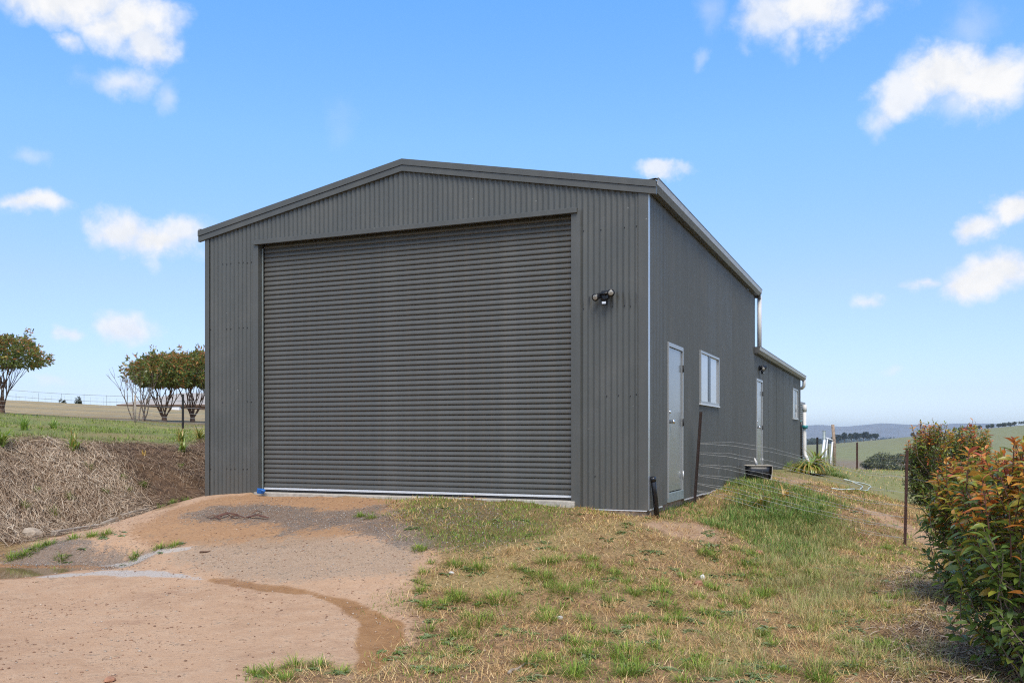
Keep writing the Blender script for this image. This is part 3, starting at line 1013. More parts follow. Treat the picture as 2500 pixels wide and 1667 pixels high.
# corner flashings, jambs, lintel
MB().extrude([(-.105, -.0165), (.0145, -.0165), (.0145, -.0145), (-.105, -.0145)], -.075, 3.82, 'y').build if False else None
MB().box(-.108, .0155, -.0175, -.0125, -.075, 3.86).build('corner_flashing', M['trim'], shed, bevel=.002)
MB().box(.0125, .0185, -.0120, .075, -.06, 3.83).build('corner_flashing', M['edge_highlight'], shed, bevel=.002)  # pale side leg: glancing edge highlight painted as its colour
MB().box(-W_ - .012, -W_ + .07, -.0175, -.0125, -.10, 3.82).box(-W_ - .012, -W_ - .008, -.0125, .08, -.10, 3.82).build('corner_flashing', M['trim'], shed, bevel=.002)
MB().box(LM * 0 + .0125, .017, LM - .05, LM + .006, 2.7, 3.82).build('corner_flashing', M['trim'], shed)
MB().box(.0125, .017, LA - .06, LA + .006, -.03, 2.62).build('corner_flashing', M['trim'], shed)
MB().box(OP0 - .09, OP0 + .004, -.022, -.0125, -.05, OPZ).box(OP0 - .006, OP0 + .004, -.0125, .125, -.05, OPZ).build('door_jamb', M['trim'], shed, bevel=.002)
MB().box(OP1 - .004, OP1 + .115, -.022, -.0125, -.055, OPZ).box(OP1 - .004, OP1 + .006, -.0125, .125, -.055, OPZ).build('door_jamb', M['trim'], shed, bevel=.002)
MB().box(-5.915, -.895, -.055, -.0125, 3.662, 3.727).build('lintel', M['trim'], shed, bevel=.003)
MB().box(OP0, OP1, .11, .3, 3.67, 4.1).build('door_drum', M['rubber'], shed)

# roller door: curtain of slats
DY = .105
rd = MB().box(OP0 + .01, OP1 - .006, DY + .012, DY + .02, .03, 3.9).build('roller_door', M['rubber'], shed)
SP = .0692
prof = [(0, .007), (.05, .004), (.10, -.006), (.18, -.0105), (.32, -.013), (.48, -.012), (.62, -.0095), (.76, -.005), (.88, -.002), (.95, .002), (1.0, .007)]
vs, fs = [], []
xs_ = [OP0 + .03, OP1 - .008]
for u, yy in prof:
    for x in xs_: vs.append((x, yy, u * SP))
for i in range(len(prof) - 1): fs.append((2 * i, 2 * i + 1, 2 * i + 3, 2 * i + 2))
sl0 = MB().add(vs, fs).build('slat', M['roller'], rd)
sl0.location = (0, DY, .088)
for i in range(1, 53):
    s_ = sl0.copy()
    C.objects.link(s_)
    s_.parent = rd
    s_.location = (random.uniform(-.001, .001), DY + random.uniform(-.0015, .0015), .088 + SP * i)
MB().box(OP0 + .03, OP1 - .008, DY - .022, DY + .01, .056, .086).build('bottom_rail', M['alu'], rd, bevel=.003)
MB().box(OP0 + .03, OP1 - .008, DY - .012, DY + .006, .026, .055).build('weather_seal', M['rubber'], rd)
MB().box(OP0 + .012, OP0 + .027, DY - .05, DY - .03, .02, 3.62).build('guide', M['galv'], rd)
MB().box(OP0 + .0045, OP0 + .011, DY - .03, DY + .02, .02, 3.62).build('guide', M['rubber'], rd)


def pdoor(y0, y1):
    z1 = 2.0995
    d = MB().box(-.03, .006, y0 + .045, y1 - .045, .10, z1 - .06).build('door', M['door'], shed, bevel=.002)
    MB().box(-.03, .026, y0, y0 + .04, 0.01, z1).box(-.03, .026, y1 - .04, y1, 0.01, z1).box(-.03, .026, y0 + .041, y1 - .041, z1 - .055, z1).build('door_frame', M['doorframe'], d, bevel=.003)
    MB().box(-.03, .03, y0 + .001, y1 - .001, -.04, .085).build('threshold', M['galv'], d, bevel=.004)
    kb = MB()
    kb.tube([(.006, y0 + .12, 1.04), (.045, y0 + .12, 1.04), (.05, y0 + .12, 1.04), (.075, y0 + .12, 1.04), (.082, y0 + .12, 1.04)], [.026, .022, .03, .03, .012], 14)
    kb.build('handle', M['chrome'], d, True)
    MB().tube([(.006, y0 + .12, 1.17), (.024, y0 + .12, 1.17)], .024, 12).build('lock', M['chrome'], d, True)
    for zh in (.3, 1.04, 1.8):
        MB().tube([(.03, y1 - .043, zh - .05), (.03, y1 - .043, zh + .05)], .010, 8).build('hinge', M['rubber'] if zh > .5 else M['alu'], d, True)
    return d


pdoor(*D1)
pdoor(*D2)


def pwin(y0, y1, z0, z1):
    fw = .04
    f = MB().box(-.04, .034, y0, y1, z1 - fw, z1).box(-.04, .034, y0, y1, z0, z0 + fw).box(-.04, .034, y0, y0 + fw, z0 + fw + .001, z1 - fw - .001).box(-.04, .034, y1 - fw, y1, z0 + fw + .001, z1 - fw - .001)
    w_ = f.build('window', M['doorframe'], shed, bevel=.003)
    MB().box(-.04, .042, y0 - .02, y1 + .02, z0 - .025, z0 - .002).build('sill', M['alu'], w_, bevel=.003)
    ym = y0 + (y1 - y0) * .49
    MB().box(.010, .016, y0 + fw, ym - .13, z0 + fw, z1 - fw).build('pane', M['glass'], w_)
    MB().box(.002, .008, ym + .06, y1 - fw, z0 + fw, z1 - fw).build('pane', M['glass'], w_)
    MB().box(-.022, .022, ym - .13, ym + .07, z0 + fw, z1 - fw).build('stile', M['black'], w_, bevel=.002)
    MB().box(-.022, .0205, y0 + fw, y0 + fw + .025, z0 + fw, z1 - fw).build('stile', M['black'], w_, bevel=.002)
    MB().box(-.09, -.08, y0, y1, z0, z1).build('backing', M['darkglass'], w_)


pwin(*WN1)
pwin(*WN2)
# downpipes
xp, yp = .085, LM + .19
MB().tube([(xp, yp, 3.86), (xp, yp, 2.74)], .047, 12).build('downpipe', M['pvc'], shed, True)
xp, yp = .085, LA + .40
MB().tube([(xp, yp, 2.62), (xp, yp, 2.50), (xp - .01, yp + .02, 2.43), (xp - .06, yp + .06, 2.38), (xp - .2, yp + .2, 2.36), (xp - .45, yp + 1.0, 2.34)], .055, 12).build('downpipe', M['pvc'], shed, True)
# screws along the wall girts
mbs = MB()
for zr in (.35, 1.35, 2.45, 3.42):
    for i in range(88):
        x = -W_ + .08 + i * PITCH
        if (OP0 - .1 < x < OP1 + .12) or x > -.12 or random.random() < .45: continue
        xc = round((x / PITCH) - .25) * PITCH + .25 * PITCH
        mbs.obox((xc, -AMP - .004, zr + random.uniform(-.01, .01)), (.006, .004, .006))
mbs.build('screws', M['rubber'], shed)['kind'] = 'stuff'


def cap(p, d, r0, r1, l, n=16):
    return MB().tube([Vector(p), Vector(p) + Vector(d).normalized() * l], [r0, r1], n)


def floodlight(loc, rz, label, aims):
    f = empty('floodlight', loc, rz, label, 'floodlight', 'twin floodlights on the shed walls')
    # local -Y is away from the wall
    MB().box(-.05, .05, -.045, -.0, -.05, .055).build('base', M['black'], f, bevel=.008)
    MB().tube([(-.085, -.07, .01), (.085, -.07, .02)], .014, 8).tube([(0, -.03, .01), (0, -.075, .012)], .02, 8).build('arm', M['black'], f, True)
    for (x, z, d) in aims:
        d = Vector(d).normalized()
        p = Vector((x, -.075, z))
        h = MB().tube([p - d * .06, p - d * .045, p, p + d * .05, p + d * .062], [.018, .03, .038, .046, .048], 18)
        hh = h.build('lamp_head', M['black'], f, True)
        MB().tube([p + d * .0622, p + d * .067, p + d * .070], [.034, .030, .016], 18).build('lens', M['lens'], hh, True)
    MB().tube([(.004, -.05, -.05), (.004, -.075, -.085)], [.015, .03], 12).box(-.028, .036, -.1, -.045, -.125, -.085).build('motion_sensor', M['black'], f)
    MB().box(-.02, .03, -.104, -.1005, -.118, -.09).build('sensor_window', M['alu'], f)
    return f


x, y = L2W(-.523, -.012)
floodlight((x, y, 2.60), -TH, 'black twin floodlight on the front wall beside the roller door', [(-.085, -.02, (-.25, -.9, -.3)), (.082, .02, (.35, -.9, -.22))])
x, y = L2W(.012, 9.72)
floodlight((x, y, 2.34), -TH + R(90), 'black twin floodlight on the annex wall above the far grey door', [(-.08, -.01, (-.75, -.6, -.2)), (.085, .03, (.8, -.6, -.1))])

# ------------------------------------------------------------------ items around the shed
# tank behind the annex
tx, ty = 8.90, 31.0
prof = []
zt_ = 1.95
n_r = 34
for i in range(n_r * 4 + 1):
    z_ = -.1 + (zt_ + .1) * i / (n_r * 4)
    prof.append((1.0 + .022 * math.sin(2 * math.pi * i / 4), z_))
prof += [(.98, zt_ + .02), (.6, zt_ + .14), (.0, zt_ + .2)]
tank = empty('water_tank', (tx, ty, 0), 0, 'corrugated round water tank half hidden behind the shed annex', 'water tank')
MB().lathe(prof, n=48).build('tank_wall', M['tank'], tank, True)
# white drain pipe at the annex corner, with elbow and valve
x, y = L2W(.12, LA + .22)
dp = empty('drain_pipe', (x, y, 0), -TH, 'white upright pipe with bent foot standing at the annex corner', 'pipe')
MB().tube([(0, 0, 1.82), (0, 0, .42), (0, 0, .34), (.02, -.03, .24), (.10, -.12, .12), (.18, -.22, .03), (.2, -.26, -.06)], .056, 12).build('pipe', M['pvc'], dp, True)
MB().tube([(0, 0, 1.62), (0, 0, 1.84)], .066, 12).build('coupling', M['pvc'], dp, True)
MB().tube([(-.05, -.08, 1.14), (.02, -.08, 1.14), (.10, -.08, 1.13)], .055, 10).tube([(-.12, -.09, 1.34), (-.1, -.09, 1.2), (-.05, -.08, 1.14)], .03, 8).build('valve', M['teal'], dp, True)
MB().tube([(-.09, -.1, 1.3), (-.1, -.09, 1.1), (-.1, -.08, .5), (-.085, -.08, -.05)], .04, 8).build('dark_upright', M['black'], dp, True)  # dark upright strip beside the white pipe, built as a tube

# black pipe stub leaning at the near corner
p0 = on(1606, 1260)
ptop = Vector(P(1594, 1165, p0.y - .12))
bp_ = MB().tube([p0 - Vector((0, 0, .1)), p0 + (ptop - p0) * .6, ptop], .032, 14)
bp_.tube([ptop - (ptop - p0).normalized() * .05, ptop + (ptop - p0).normalized() * .004], .036, 14)
tag(bp_.build('poly_pipe', M['black'], None, True), 'short black plastic pipe leaning out of the ground at the near shed corner', 'pipe')

# black tub with pale rim
tb = on(1850, 1174)
tub = empty('tub', (tb.x, tb.y, tb.z), R(-8), 'small glossy black tub with pale rim and end lying near the shed wall', 'tub')
hw, hd, hh = .245, .17, .31


def tubring(z, k):
    pts = []
    for i in range(24):
        a = 2 * math.pi * i / 24
        c, s_ = math.cos(a), math.sin(a)
        pts.append((hw * k * math.copysign(abs(c) ** .45, c), hd * k * math.copysign(abs(s_) ** .45, s_), z))
    return pts


vs, fs = [], []
levels = [(-.03, .62), (.0, .72), (.04, .82), (.15, .93), (.29, .97), (.292, .93), (.15, .86), (.05, .72)]
for z_, k_ in levels: vs += tubring(z_, k_)
for i in range(len(levels) - 1):
    for k_ in range(24): fs.append((i * 24 + k_, i * 24 + (k_ + 1) % 24, (i + 1) * 24 + (k_ + 1) % 24, (i + 1) * 24 + k_))
fs.append(tuple(reversed(range(24))))
fs.append(tuple(range(7 * 24, 8 * 24)))
MB().add(vs, fs).build('shell', M['black'], tub, True)
vs, fs = tubring(.288, 1.05) + tubring(.304, 1.05) + tubring(.306, .95) + tubring(.29, .95), []
for i in range(4):
    for k_ in range(24): fs.append((i * 24 + k_, i * 24 + (k_ + 1) % 24, ((i + 1) % 4) * 24 + (k_ + 1) % 24, ((i + 1) % 4) * 24 + k_))
MB().add(vs, fs).build('rim', M['sill'], tub, True)
vs = []
for yy in (-.16, .16):
    vs += [(hw * 1.0, yy, .284), (hw * .985, yy, .15), (hw * .9, yy, .06), (hw * .75, yy, -.03), (hw * 1.0, yy, -.03), (hw * 1.06, yy, .284)]
MB().add(vs, [(0, 1, 2, 3, 4, 5), (11, 10, 9, 8, 7, 6), (5, 4, 10, 11), (4, 3, 9, 10), (0, 5, 11, 6)]).build('end_panel', M['sill'], tub)
tag(MB().tube([tb + Vector((-.03, -.02, .31)), tb + Vector((-.045, -.02, .37)), tb + Vector((-.07, -.02, .44))], [.03, .024, .008], 8).build('plastic_spout', M['pvc'], None, True),
    'pale pointed spout standing on the rim of the black tub', 'spout')

# blue scrap at the foot of the roller door
bb = Vector(P(637, 1203, 13.36))
tag(MB().obox(bb + Vector((0, -.02, .03)), (.05, .03, .035), Euler((.2, .1, .4)).to_matrix()).obox(bb + Vector((.04, -.03, .035)), (.03, .025, .02), Euler((.5, .3, .1)).to_matrix()).build('plastic_scrap', M['blue'], None, bevel=.01),
    'crumpled bright blue plastic scrap at the left foot of the roller door', 'plastic scrap')


# star pickets: three-bladed steel posts
def picket(mb, p0, p1, r=.024):
    p0, p1 = Vector(p0), Vector(p1)
    t = (p1 - p0).normalized()
    u = t.cross(Vector((0, 1, 0))).normalized()
    v_ = t.cross(u)
    for k_ in range(3):
        a = 2 * math.pi * k_ / 3 + .5
        e = u * math.cos(a) + v_ * math.sin(a)
        n_ = t.cross(e) * .0035
        vs = [p0 - n_, p0 + n_, p0 + n_ + e * r * 1.3, p0 - n_ + e * r * 1.3]
        mb.add(vs + [q_ + (p1 - p0) for q_ in vs], [(0, 3, 2, 1), (4, 5, 6, 7), (0, 1, 5, 4), (1, 2, 6, 5), (2, 3, 7, 6), (3, 0, 4, 7)])
    return mb


def wire_line(mb, a, b, sag, r, n=14, jit=.0, rs=None):
    rs = rs or random
    a, b = Vector(a), Vector(b)
    pts = []
    for i in range(n + 1):
        t_ = i / n
        p = a.lerp(b, t_) - Vector((0, 0, sag * 4 * t_ * (1 - t_)))
        if 0 < i < n: p += Vector((rs.uniform(-jit, jit), rs.uniform(-jit, jit), rs.uniform(-jit, jit)))
        pts.append(p)
    mb.tube(pts, r, 4, False)
    return pts


# slack wire netting fence from the shed wall to the rusty picket and on behind the shrubs
fence = empty('wire_fence', (0, 0, 0), 0, 'slack wire netting fence with rusty steel pickets beside the shed', 'fence')
A0 = Vector(P(1697, 1206, 13.5))
A1 = Vector(P(1711, 1005, A0.y - .05))
picket(MB(), A0 + (A0 - A1) * .2, A1, .018).build('picket', M['rustdark'], fence)['label'] = 'leaning dark rusty picket by the wall'
B0 = on(2208, 1331)
B1 = Vector(P(2214, 1099, B0.y))
picket(MB(), B0 - Vector((0, 0, .2)), B1, .018).build('picket', M['rust'], fence)
E0 = Vector((6.05, 10.2, gz(6.05, 10.2)))
E1 = E0 + Vector((0, 0, 1.3))
picket(MB(), E0 - Vector((0, 0, .2)), E1, .018).build('picket', M['rust'], fence)
ha = [1080.6, 1104.5, 1133, 1157, 1179, 1196]
hb = [1165, 1202, 1235, 1263, 1288, 1314]
rw = random.Random(4)
for i in range(6):
    ta = (1206 - ha[i]) / 201
    pa = A0.lerp(A1, ta)
    pb = Vector(P(2210, hb[i], B0.y))
    pe = E0 + Vector((0, 0, .98 - .155 * i))
    for j in range(2):
        mb = MB()
        bow = [pa + Vector((0, 0, -.012 * j)), pa.lerp(pb, .16) + Vector((0, -.05 * j, .09 - .05 * j - .012 * i)), pa.lerp(pb, .36) + Vector((.0, -.1 * j, .10 - .06 * j - .02 * i)),
               pa.lerp(pb, .6) + Vector((0, -.14 * j, .03 - .05 * j - .01 * i)), pa.lerp(pb, .82) + Vector((0, -.08 * j, -.02 - .035 * j)), pb]
        pts = []
        for k_ in range(len(bow) - 1):
            for q_ in range(5):
                t_ = q_ / 5
                t2 = t_ * t_ * (3 - 2 * t_)
                pts.append(bow[k_].lerp(bow[k_ + 1], .5 * t_ + .5 * t2) + Vector((0, 0, rw.uniform(-.004, .004))))
        pts.append(pb)
        mb.tube(pts, .0022, 4, False)
        if j == 0: wire_line(mb, pb, pe, .03, .0019, 10, .004, rw)
        mb.build('wire', M['wire'], fence)
for t_ in (.1, .2, .32, .45, .57, .69, .8, .9):
    top = A0.lerp(A1, (1206 - ha[0]) / 201).lerp(Vector(P(2210, hb[0], B0.y)), t_)
    bot = A0.lerp(A1, (1206 - ha[5]) / 201).lerp(Vector(P(2210, hb[5], B0.y)), t_ + .01)
    mb = MB()
    wire_line(mb, top + Vector((0, 0, .05)), bot - Vector((0, 0, .05)), .0, .0013, 8, .012, rw)
    mb.build('wire', M['wire'], fence)
top = Vector(P(2283, 1178, 12.3))
mb = MB()
wire_line(mb, top, top - Vector((0, 0, .55)), .0, .003, 8, .006, rw)
mb.build('wire', M['wire'], fence)

# stays and posts beyond the annex
pf = empty('paddock_fence', (0, 0, 0), 0, 'plain wire fence with two thin dark pickets on the crest behind the annex', 'fence')
for (px, pt, d, m_) in ((1995, 1067, 41, 'tar'), (2092, 1080, 43, 'rust')):
    x = (px - 1250) / F_PX * d
    z_ = gz(x, d)
    zt2 = CAMZ - (pt - HZ) / F_PX * d
    picket(MB(), (x, d, z_ - .2), (x, d, zt2), .04).build('picket', M[m_], pf)
x0, x1 = (1995 - 1250) / F_PX * 41, (2092 - 1250) / F_PX * 43
for hgt in (.35, .6, .85, 1.1):
    mb = MB()
    a, b = Vector((x0, 41, gz(x0, 41) + hgt)), Vector((x1, 43, gz(x1, 43) + hgt))
    wire_line(mb, a, b, .02, .003, 4)
    e_ = Vector((x1 + 9, 43.5, gz(x1 + 9, 43.5) + hgt))
    wire_line(mb, b, e_, .03, .003, 6)
    mb.build('wire', M['wire'], pf)


def pxp(px, py, d): return Vector(P(px, py, d))


d_w = 36.0
w0 = pxp(2037, 1141, d_w)
wz = gz(w0.x, w0.y)
tag(MB().tube([(w0.x + .02, d_w, min(wz, w0.z) - .2), (w0.x, d_w, .5), pxp(2033, 1036, d_w)], .062, 12).build('wooden_post', M['wood'], None, True),
    'tall round weathered wooden post beyond the shed annex', 'post')
s0 = pxp(2012, 1053, d_w + .5)
tag(MB().tube([(s0.x, s0.y, gz(s0.x, s0.y) - .2), s0], .062, 14).tube([s0, s0 + Vector((0, 0, .03))], .066, 14).build('steel_post', M['galv'], None, True),
    'thick galvanised steel post left of the wooden post', 'post')
fr = empty('tubular_frame', (0, 0, 0), 0, 'white tubular frame leaning between the steel and wooden posts', 'frame')
dd = d_w - .4


def to_ground(p):
    return Vector((p.x, p.y, min(p.z, gz(p.x, p.y) - .02)))


for (a, b, r_) in (((2013, 1074), (2002, 1118), .045), ((2020, 1072), (2013, 1125), .022), ((2032.5, 1078), (2026, 1140), .03)):
    pa, pb = pxp(*a, dd), to_ground(pxp(*b, dd - .3))
    MB().tube([pa, pb], r_, 10).build('leg', M['white'], fr, True)
MB().tube([pxp(2016, 1068, dd), pxp(2033, 1074, dd)], .02, 8).build('rail', M['white'], fr, True)
pa, pb = pxp(2021, 1075, dd + .2), to_ground(pxp(2026, 1136, dd + .2))
MB().tube([pa, pb], .014, 8).build('brace', M['tar'], fr, True)

# hose thrown in a loop on the grass
hp = [(2030, 1199), (2055, 1200), (2085, 1200), (2118, 1199), (2126, 1193), (2112, 1186), (2085, 1180), (2060, 1176), (2085, 1183), (2105, 1192), (2100, 1198)]
pts = []
cp = [on(*q_) + Vector((0, 0, .035)) for q_ in hp]
for i in range(len(cp) - 1):
    a, b, c, d = cp[max(i - 1, 0)], cp[i], cp[i + 1], cp[min(i + 2, len(cp) - 1)]
    for q_ in range(5):
        t_ = q_ / 5
        p = .5 * ((2 * b) + (c - a) * t_ + (2 * a - 5 * b + 4 * c - d) * t_ ** 2 + (3 * b - a - 3 * c + d) * t_ ** 3)
        p.z = max(p.z, gz(p.x, p.y) + .03)
        pts.append(p)
pts.append(cp[-1])
tag(MB().tube(pts, .012, 8).build('garden_hose', M['hose'], None, True), 'pale garden hose lying in a flat loop on the grass behind the fence', 'hose')

# ------------------------------------------------------------------ left side: fences, house
lf = empty('stock_fence', (0, 0, 0), 0, 'plain wire fence with black picket across the lawn left of the shed', 'fence')
d_l = 31.5
bx = (447 - 1250) / F_PX * d_l
bz = gz(bx, d_l)
picket(MB(), (bx, d_l, bz - .2), (bx, d_l, CAMZ - (962 - HZ) / F_PX * d_l), .035).build('picket', M['tar'], lf)
ex, ed = bx + 4.5, d_l + 2
wx, wdp = (330 - 1250) / F_PX * 33.5, 33.5
MB().tube([(wx, wdp, gz(wx, wdp) - .2), (wx, wdp, CAMZ - (964 - HZ) / F_PX * wdp)], .034, 10).build('wooden_post', M['greywood'], lf, True)
fx_, fd_ = -21.0, 33.0
picket(MB(), (fx_, fd_, gz(fx_, fd_) - .2), (fx_, fd_, gz(fx_, fd_) + 1.2), .035).build('picket', M['tar'], lf)
for i, yv in enumerate((979, 995, 1009, 1020, 1031, 1041)):
    zt2 = CAMZ - (yv - HZ) / F_PX * d_l
    mb = MB()
    hgt = zt2 - bz
    a = Vector((ex, ed, gz(ex, ed) + hgt))
    b = Vector((bx, d_l, zt2))
    c = Vector((wx, wdp, gz(wx, wdp) + hgt))
    d = Vector((fx_, fd_, gz(fx_, fd_) + hgt))
    wire_line(mb, a, b, .02, .006, 4)
    wire_line(mb, b, c, .05, .006, 6)
    wire_line(mb, c, d, .1, .006, 10)
    mb.build('wire', M['wire'], lf)

sf = empty('skyline_fence', (0, 0, 0), 0, 'thin pale fence running along the skyline of the left paddock', 'fence')
pts = [(-40, 112), (20, 110), (60, 108), (110, 106), (150, 105), (172, 104), (225, 100), (264, 97), (300, 95)]
tops = []
for i in range(44):
    px = -40 + 340 * i / 43
    d = np.interp(px, [p[0] for p in pts], [p[1] for p in pts])
    x = (px - 1250) / F_PX * d
    z_ = gz(x, d)
    big_ = i % 7 == 3
    h_ = 1.15 if big_ else .85
    if big_ or i % 2: MB().obox((x, d, z_ + h_ / 2 - .1), (.014 if big_ else .005, .014 if big_ else .005, h_ / 2 + .1)).build('post' if big_ else 'dropper', M['galv'], sf)
    tops.append(Vector((x, d, z_)))
for hgt in (.8, 1.05):
    mb = MB()
    mb.tube([p + Vector((0, 0, hgt)) for p in tops], .0025, 4, False)
    mb.build('wire', M['wire'], sf)

# farmhouse behind the brow
hx0, hx1, hd0 = (285 - 1250) / F_PX * 104, (285 - 1250) / F_PX * 104 + 19, 104
hz0, hze, hzr = 1.2, 4.45, 6.0
house = empty('farmhouse', ((hx0 + hx1) / 2, hd0 + 5, hz0), 0, 'low brown brick farmhouse with broad hipped roof behind the left trees', 'house')
hw2, hd2, ze, zr = (hx1 - hx0) / 2, 5.0, hze - hz0, hzr - hz0
MB().box(-hw2 + .7, hw2 - .7, -hd2 + .7, hd2 - .7, -1, ze).build('wall', M['brick'], house)
vs = [(-hw2, -hd2, ze), (hw2, -hd2, ze), (hw2, hd2, ze), (-hw2, hd2, ze), (-hw2 + 5.5, 0, zr), (hw2 - 5, 0, zr), (-hw2, -hd2, ze - .18), (hw2, -hd2, ze - .18), (hw2, hd2, ze - .18), (-hw2, hd2, ze - .18)]
MB().add(vs, [(0, 1, 5, 4), (1, 2, 5), (2, 3, 4, 5), (3, 0, 4), (6, 7, 1, 0), (7, 8, 2, 1), (8, 9, 3, 2), (9, 6, 0, 3), (9, 8, 7, 6)]).build('roof', M['tile'], house)
MB().box(-hw2 - .02, hw2 + .02, -hd2 - .06, -hd2 - .01, ze - .12, ze + .0).build('gutter', M['bark'], house)
for xk in (-5.5, -1.5, 3.0):
    wn = MB().box(xk - .8, xk + .8, -hd2 + .66, -hd2 + .69, ze - 1.9, ze - .6).build('window', M['white'], house)
    MB().box(xk - .72, xk + .72, -hd2 + .64, -hd2 + .655, ze - 1.82, ze - .68).build('pane', M['darkglass'], wn)
wtx = (430 - 1250) / F_PX * 78
wt_ = MB().box(-.34, .34, -.2, .2, -.1, .2)
o = wt_.build('stock_trough', M['white'], None, bevel=.05)
o.location = (wtx, 78, gz(wtx, 78))
tag(o, 'low white trough on the paddock behind the middle left tree', 'trough')


# ------------------------------------------------------------------ vegetation builders (numpy)
def frames(d):
    d = d / np.maximum(np.linalg.norm(d, axis=1, keepdims=True), 1e-9)
    up = np.tile(np.array([[0, 0, 1.0]]), (len(d), 1))
    up[np.abs(d[:, 2]) > .95] = (1, 0, 0)
    s = np.cross(d, up)
    s /= np.linalg.norm(s, axis=1, keepdims=True)
    return d, s, np.cross(s, d)


LT = np.array([(0, 3, 1), (0, 2, 3), (1, 3, 4), (2, 5, 3), (3, 6, 4), (3, 5, 6)])


def leaf_verts(pos, d, L, wd_, bend, roll=None):
    d, s, n = frames(d)
    if roll is not None:
        c, sn = np.cos(roll)[:, None], np.sin(roll)[:, None]
        s, n = s * c + n * sn, n * c - s * sn
    L, wd_, bend = L[:, None], wd_[:, None], bend[:, None]

    def pt(a, side, lift):
        return pos + d * L * a + s * wd_ * side + n * (lift * wd_ - bend * L * a * a)
    return np.stack([pt(.0, 0, 0), pt(.33, .5, .18), pt(.33, -.5, .18), pt(.5, 0, 0), pt(.7, .42, .15), pt(.7, -.42, .15), pt(1.0, 0, 0)], 1)


def leaves(pos, d, L, wd_, bend, col, name, m, parent, roll=None):
    v = leaf_verts(pos, d, L, wd_, bend, roll)
    n = len(pos)
    t = (np.arange(n)[:, None, None] * 7 + LT[None]).reshape(-1, 3)
    c = np.repeat(col, 7, axis=0)
    return np_mesh(name, v.reshape(-1, 3), t, c, m, parent)


def cards(pos, d, L, wd_, col, name, m, parent, r):
    """small diamond leaves for plants some way off"""
    d, s, n = frames(d)
    ro = r.uniform(0, 6.28, len(pos))
    c_, s__ = np.cos(ro)[:, None], np.sin(ro)[:, None]
    s = s * c_ + n * s__
    L, wd_ = L[:, None], wd_[:, None]
    v = np.stack([pos, pos + d * L * .45 + s * wd_ * .5, pos + d * L, pos + d * L * .45 - s * wd_ * .5], 1)
    k_ = len(pos)
    t = (np.arange(k_)[:, None] * 4 + np.array([[0, 1, 2, 3]]))
    return np_mesh(name, v.reshape(-1, 3), t, np.repeat(col, 4, axis=0), m, parent)


BT = np.array([(0, 1, 2), (0, 2, 3), (3, 2, 4)])


def blades(pos, azim, lean, droop, L, wd_, col, name, m, parent=None, kind='stuff', shade=None):
    h = np.stack([np.cos(azim), np.sin(azim), np.zeros_like(azim)], 1)
    s = np.stack([-np.sin(azim), np.cos(azim), np.zeros_like(azim)], 1)
    z = np.array([[0, 0, 1.0]])
    L_, w2 = L[:, None], wd_[:, None] / 2
    l1, l2 = lean[:, None], (lean + droop)[:, None]
    mid = pos + h * L_ * .5 * np.sin(l1) + z * L_ * .5 * np.cos(l1)
    tip = mid + h * L_ * .5 * np.sin(l2) + z * L_ * .5 * np.cos(l2)
    v = np.stack([pos - s * w2, pos + s * w2, mid + s * w2 * .8, mid - s * w2 * .8, tip], 1)
    n = len(pos)
    t = (np.arange(n)[:, None, None] * 5 + BT[None]).reshape(-1, 3)
    o = np_mesh(name, v.reshape(-1, 3), t, np.repeat(col, 5, axis=0), m, parent)
    if kind: o['kind'] = kind
    return o


def pick(cols, n, r, var=.15):
    c = np.array(cols)[r.integers(0, len(cols), n)]
    return np.clip(c * (1 + r.uniform(-var, var, (n, 1))), 0, 1)


def scatter(n, x0, x1, y0, y1, dens, r):
    """n points kept with probability dens(x, y, zones); thins out with distance"""
    x, y = r.uniform(x0, x1, n), r.uniform(y0, y1, n)
    z = zones(x, y)
    lx, ly = W2L(x, y)
    p = dens(x, y, z, lx, ly)
    p = np.where((lx > -W_ - .02) & (lx < .03) & (ly > -.03) & (ly < LA), 0, p)
    kx = np.abs(x) < .62 * y + .4
    k_ = (r.random(n) < p) & kx
    x, y = x[k_], y[k_]
    return x, y, height(x, y), {kk: vv[k_] for kk, vv in z.items()}


# ------------------------------------------------------------------ grass, weeds, straw, gravel
STRAW = [(.66, .43, .18), (.57, .34, .135), (.72, .52, .26), (.45, .26, .11), (.60, .41, .165)]
GREENS = [(.18, .27, .03), (.24, .33, .045), (.14, .22, .03), (.33, .37, .06), (.20, .29, .045)]
LUSH = [(.11, .22, .035), (.15, .28, .045), (.10, .19, .035), (.20, .30, .065), (.26, .30, .08)]
OLIVE = [(.34, .34, .11), (.42, .39, .14), (.30, .33, .09), (.46, .39, .17)]


def d_grass(x, y, z, lx, ly):
    return (1 - z['dirt']) * (1 - z['mulch']) * (1 - .85 * z['bare'])


gr_n = lambda x, y: fbm(x, y, 1.3, 4)
# matted dry grass
r = np.random.default_rng(11)
x, y, z_, zo = scatter(400000, -1.6, 9.5, 4.9, 19, lambda x, y, z, lx, ly: d_grass(x, y, z, lx, ly) * (1 - .75 * z['moss']) * (1 - .6 * z['green']) * np.clip(.62 + .6 * fbm(x, y, .9, 3) + .25 * fbm(x, y, 4, 2), .04, 1) * np.clip(10 / y, .3, 1) ** 1.3, r)
n = len(x)
col = pick(STRAW, n, r, .3)
blades(np.stack([x, y, z_ - .003], 1), r.uniform(0, 6.28, n), r.uniform(.85, 1.52, n), r.uniform(-.1, .4, n), r.uniform(.035, .13, n), r.uniform(.002, .005, n) * np.clip(y / 8, 1, 2), col, 'dry_grass', M['straw'])
